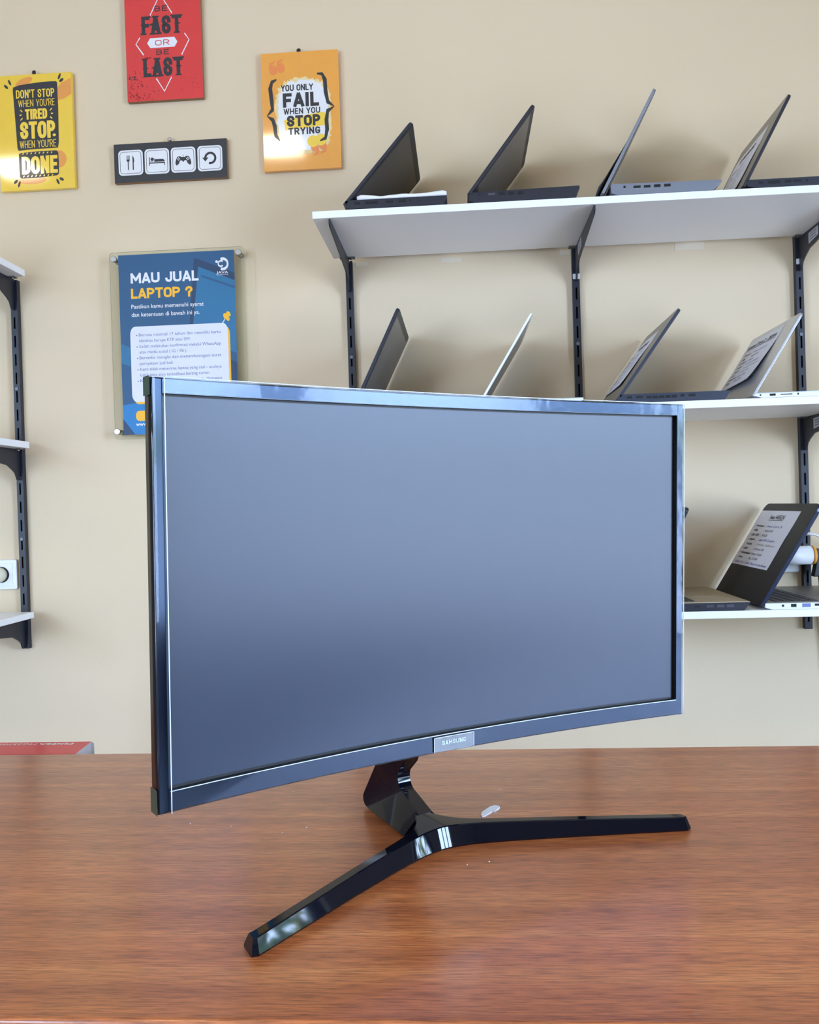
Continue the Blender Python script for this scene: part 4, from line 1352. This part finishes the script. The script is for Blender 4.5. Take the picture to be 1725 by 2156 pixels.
for (a_, c_) in ((-0.8880, 1.7330), (-0.5585, 1.7352), (-0.8925, 1.2843), (-0.5620, 1.2865)):
    b = MB()
    x_ = a_ * .985 - cx_; z_ = HC + (c_ - HC) * .985 - SZ0
    b.tube([(x_, 0.0, z_), (x_, YS + 0.003, z_)], 0.0065, M_STEEL, n=20)
    b.tube([(x_, YS - 0.003, z_), (x_, YS - 0.0075, z_), (x_, YS - 0.0085, z_)], 0.008, M_STEEL, n=20, radii=[0.0082, 0.0082, 0.0068])
    b.build('standoff_stud', sign)

# ------------------------------------------------------------------ small things on wall, shelves and desk
b = MB()
plate = empty('wall_socket', (-1.2120, YB, 0.920), 0, 'white wall socket beside the left black rail', 'socket')
b.prism(rrect(-0.041, -0.039, 0.041, 0.039, 0.005), 0.0, 0.009, lambda a_, c_, w_: (a_, -w_, c_), M_WPLASTIC)
b.build('faceplate', plate, bevel=0.002)
b = MB(); b.prism(rrect(-0.030, -0.030, 0.030, 0.030, 0.004), 0.009, 0.0105, lambda a_, c_, w_: (a_, -w_, c_), M_WPLASTIC); b.build('socket_frame', plate, bevel=0.0008)
b = MB(); b.tube([(0, -0.0105, 0), (0, -0.0108, 0)], 0.021, M_SLOT, n=28); b.build('recess', plate)
plug = empty('power_plug', (-1.2150, YB - 0.0108, 0.920), 0, 'beige plug pushed into the white wall socket', 'plug')
b = MB(); b.tube([(0, 0, 0), (0, -0.012, 0), (0, -0.030, 0)], 0.018, M_PLUG, n=28, radii=[0.0195, 0.0195, 0.0165]); b.build('body', plug)
b = MB(); b.tube([(0.004, -0.0300, -0.010), (0.004, -0.0304, -0.010)], 0.003, M_SLOT, n=12); b.build('hole', plug)

lap_c = empty('closed_laptop', (-1.38, 1.97, 1.2633), 0, 'closed grey laptop on the middle shelf at the left picture edge', 'laptop')
b = MB(); b.prism(rrect(-0.20, -0.11, 0.20, 0.11, 0.01), 0.001, 0.011, lambda a_, c_, w_: (a_, c_, w_), M_GREYLT); b.build('base', lap_c)
b = MB(); b.prism(rrect(-0.20, -0.11, 0.20, 0.11, 0.01), 0.0115, 0.017, lambda a_, c_, w_: (a_, c_, w_), M_GREYLT); b.build('lid', lap_c)

# socket, adapter and leads behind the black laptop
ad = empty('socket_box', (0.8000, YB, 0.9000), 0, 'white surface socket box on the wall behind the black laptop', 'socket')
b = MB(); b.prism(rrect(-0.055, -0.024, 0.025, 0.036, 0.006), 0.0, 0.012, lambda a_, c_, w_: (a_, -w_, c_), M_WPLASTIC); b.build('housing', ad, bevel=0.003)
b = MB(); b.prism(rrect(-0.048, -0.006, 0.018, 0.030, 0.004), 0.012, 0.014, lambda a_, c_, w_: (a_, -w_, c_), M_WPLASTIC); b.build('faceplate', ad)
ch = empty('plug_adapter', (0.800, 2.085, 0.920), 0, 'round white plug adapter with an orange ring beside the right rail', 'plug adapter')
b = MB(); b.tube([(-0.045, 0, 0), (0.0375, 0, 0)], 0.0225, M_WPLASTIC, n=28); b.build('body', ch)
b = MB(); b.tube([(0.0375, 0, 0), (0.041, 0, 0), (0.0455, 0, 0)], 0.0225, mat('orange_ring', (226, 158, 52), rough=0.4), n=28, radii=[0.0232, 0.0232, 0.0215]); b.build('ring', ch)['label'] = 'orange ring'
pl_ = empty('black_plug', (0.8460, 2.085, 0.918), 0, 'black plug hanging on the orange-ringed adapter', 'plug')
b = MB(); b.prism([(0.0, 0.018), (0.010, 0.018), (0.017, 0.006), (0.017, -0.028), (0.011, -0.050), (-0.006, -0.050), (0.0, -0.022)], -0.010, 0.010, lambda a_, c_, w_: (a_, w_, c_), M_BLACK); b.build('body', pl_, bevel=0.002)
b = MB(); b.tube([(0.011, 0, -0.048), (0.012, 0, -0.07), (0.014, 0.0, -0.0905)], 0.0032, M_BLACK, n=8)
b.build('lead', pl_)
b = MB(); b.tube([(0.8360, 2.108, 0.970), (0.845, 2.106, 0.9705), (0.858, 2.105, 0.968), (0.876, 2.105, 0.958), (0.91, 2.106, 0.93), (0.95, 2.11, 0.905)], 0.0032, M_WPLASTIC, n=8, radii=[.0042, .0042, .003, .0022, .0022, .0022])
tag(b.build('white_cable'), 'thin white cable on the wall beside the right rail', 'cable')
b = MB(); b.tube([(0.873, 2.122, 0.800), (0.876, 2.121, 0.74), (0.884, 2.12, 0.66), (0.889, 2.12, 0.55), (0.893, 2.12, 0.35), (0.90, 2.12, 0.0032), (1.0, 2.10, 0.0032)], 0.0034, M_BLACK, n=8)
tag(b.build('black_cable'), 'black cable hanging on the wall below the lowest right shelf', 'cable')

# masking tape on the wall under the top shelf
M_TAPE = mat('cream_masking_tape', (226, 214, 190), rough=0.6)
for (x0, x1, z0, z1, lb) in ((0.546, 0.617, 1.684, 1.7035, 'cream tape patch under the top shelf between the middle and right rails'), (-0.036, 0.014, 1.6815, 1.6935, 'cream tape patch under the top shelf, the widest left of the middle rail'),
                             (0.262, 0.2845, 1.685, 1.7005, 'small cream tape patch just left of the middle rail'), (-0.255, -0.225, 1.683, 1.6935, 'small cream tape patch just right of the left long-shelf rail')):
    b = MB(); b.box((x0, YB - 0.0008, z0), (x1, YB, z1), M_TAPE)
    tag(b.build('masking_tape'), lb, 'tape', 'tape patches on the wall')

# red carton standing behind the desk
bx_ = empty('red_carton', (-0.80, 1.117, 0), 0, 'red carton with white end standing behind the desk, at the left', 'box')
M_RC = mat('red_carton_print', (214, 66, 70), rough=0.4, coat=0.3)
M_RW = mat('white_carton_end', (226, 232, 240), rough=0.5)
b = MB()
x0, x1, y0, y1, zt_ = -0.30, 0.270, -0.024, 0.0245, 0.7512
b.add([(x0, y0, 0), (x1, y0, 0), (x1, y1, 0), (x0, y1, 0), (x0, y0, zt_ - .003), (x1, y0, zt_ - .003), (x1, y1, zt_), (x0, y1, zt_)], [(3, 2, 1, 0), (4, 5, 6, 7), (0, 1, 5, 4), (2, 3, 7, 6), (3, 0, 4, 7)], M_RC)
b.add([(x1, y0, 0), (x1, y1, 0), (x1, y1, zt_), (x1, y0, zt_ - .003)], [(0, 1, 2, 3)], M_RW)
b.add([(x1, y1 - .001, zt_ - .06), (x1 + .004, y1 - .001, zt_ - .06), (x1 + .004, y1 - .001, zt_ - .002), (x1, y1 - .001, zt_)], [(0, 1, 2, 3)], M_RW)
zf = lambda y_: zt_ - .003 * (y1 - y_) / (y1 - y0) + 0.0003
text(b, 'PIXMA', -0.248, -0.198, -0.0185, 0.0065, M_WP, lambda x_, y_: (-x_, -y_, zf(-y_)), 0.03)
text(b, 'MG2570S', -0.195, -0.140, -0.0185, 0.0060, M_WP, lambda x_, y_: (-x_, -y_, zf(-y_)), 0.0)
for (a_, c_) in ((0.10, 0.018), (0.075, 0.017)):
    b.poly([(p[0], p[1], zf(p[1])) for p in disc(a_, c_, 0.010, 0.002, 12)], M_WP)
for (a_, c_) in ((0.125, -0.021), (0.085, -0.021)):
    b.poly([(p[0], p[1], zf(p[1])) for p in blob(a_, c_, 0.012, 0.002, 0.3, 14, 9)], M_WP)
b.build('carton', bx_, flip=False)

# pale crumbs on the desk
for k, (x_, y_, r_) in enumerate(((0.0318, 0.931, .0007), (-0.1655, 0.826, .0006), (-0.187, 0.812, .0005), (-0.288, 0.838, .0006), (-0.243, 0.829, .0005), (-0.20, 0.93, .0005), (0.014, 0.744, .0006), (-0.0055, 0.738, .0005))):
    bb = MB()
    bb.tube([(x_, y_, DZ), (x_, y_, DZ + r_ * .6), (x_, y_, DZ + r_)], r_, M_WPLASTIC, n=8, radii=[r_, r_ * 1.1, r_ * .5])
    tag(bb.build('crumb'), 'tiny pale crumb on the wooden desk top', 'crumb', 'pale crumbs on the desk')

# white plastic tab on the desk
b = MB()
tab = [(0.0091, 0.8538), (0.0103, 0.8617), (0.0165, 0.8724), (0.0196, 0.8778), (0.0242, 0.8805), (0.0286, 0.879), (0.0294, 0.8748), (0.0272, 0.8694), (0.0246, 0.8668), (0.0239, 0.8614), (0.021, 0.8628), (0.0175, 0.8576), (0.0134, 0.8511), (0.01, 0.8499)]
b.prism(tab, DZ + 0.0002, DZ + 0.0014, lambda a_, c_, w_: (a_, c_, w_), M_WPLASTIC)
tag(b.build('plastic_tab'), 'small white plastic tab lying on the desk behind the stand', 'plastic tab')
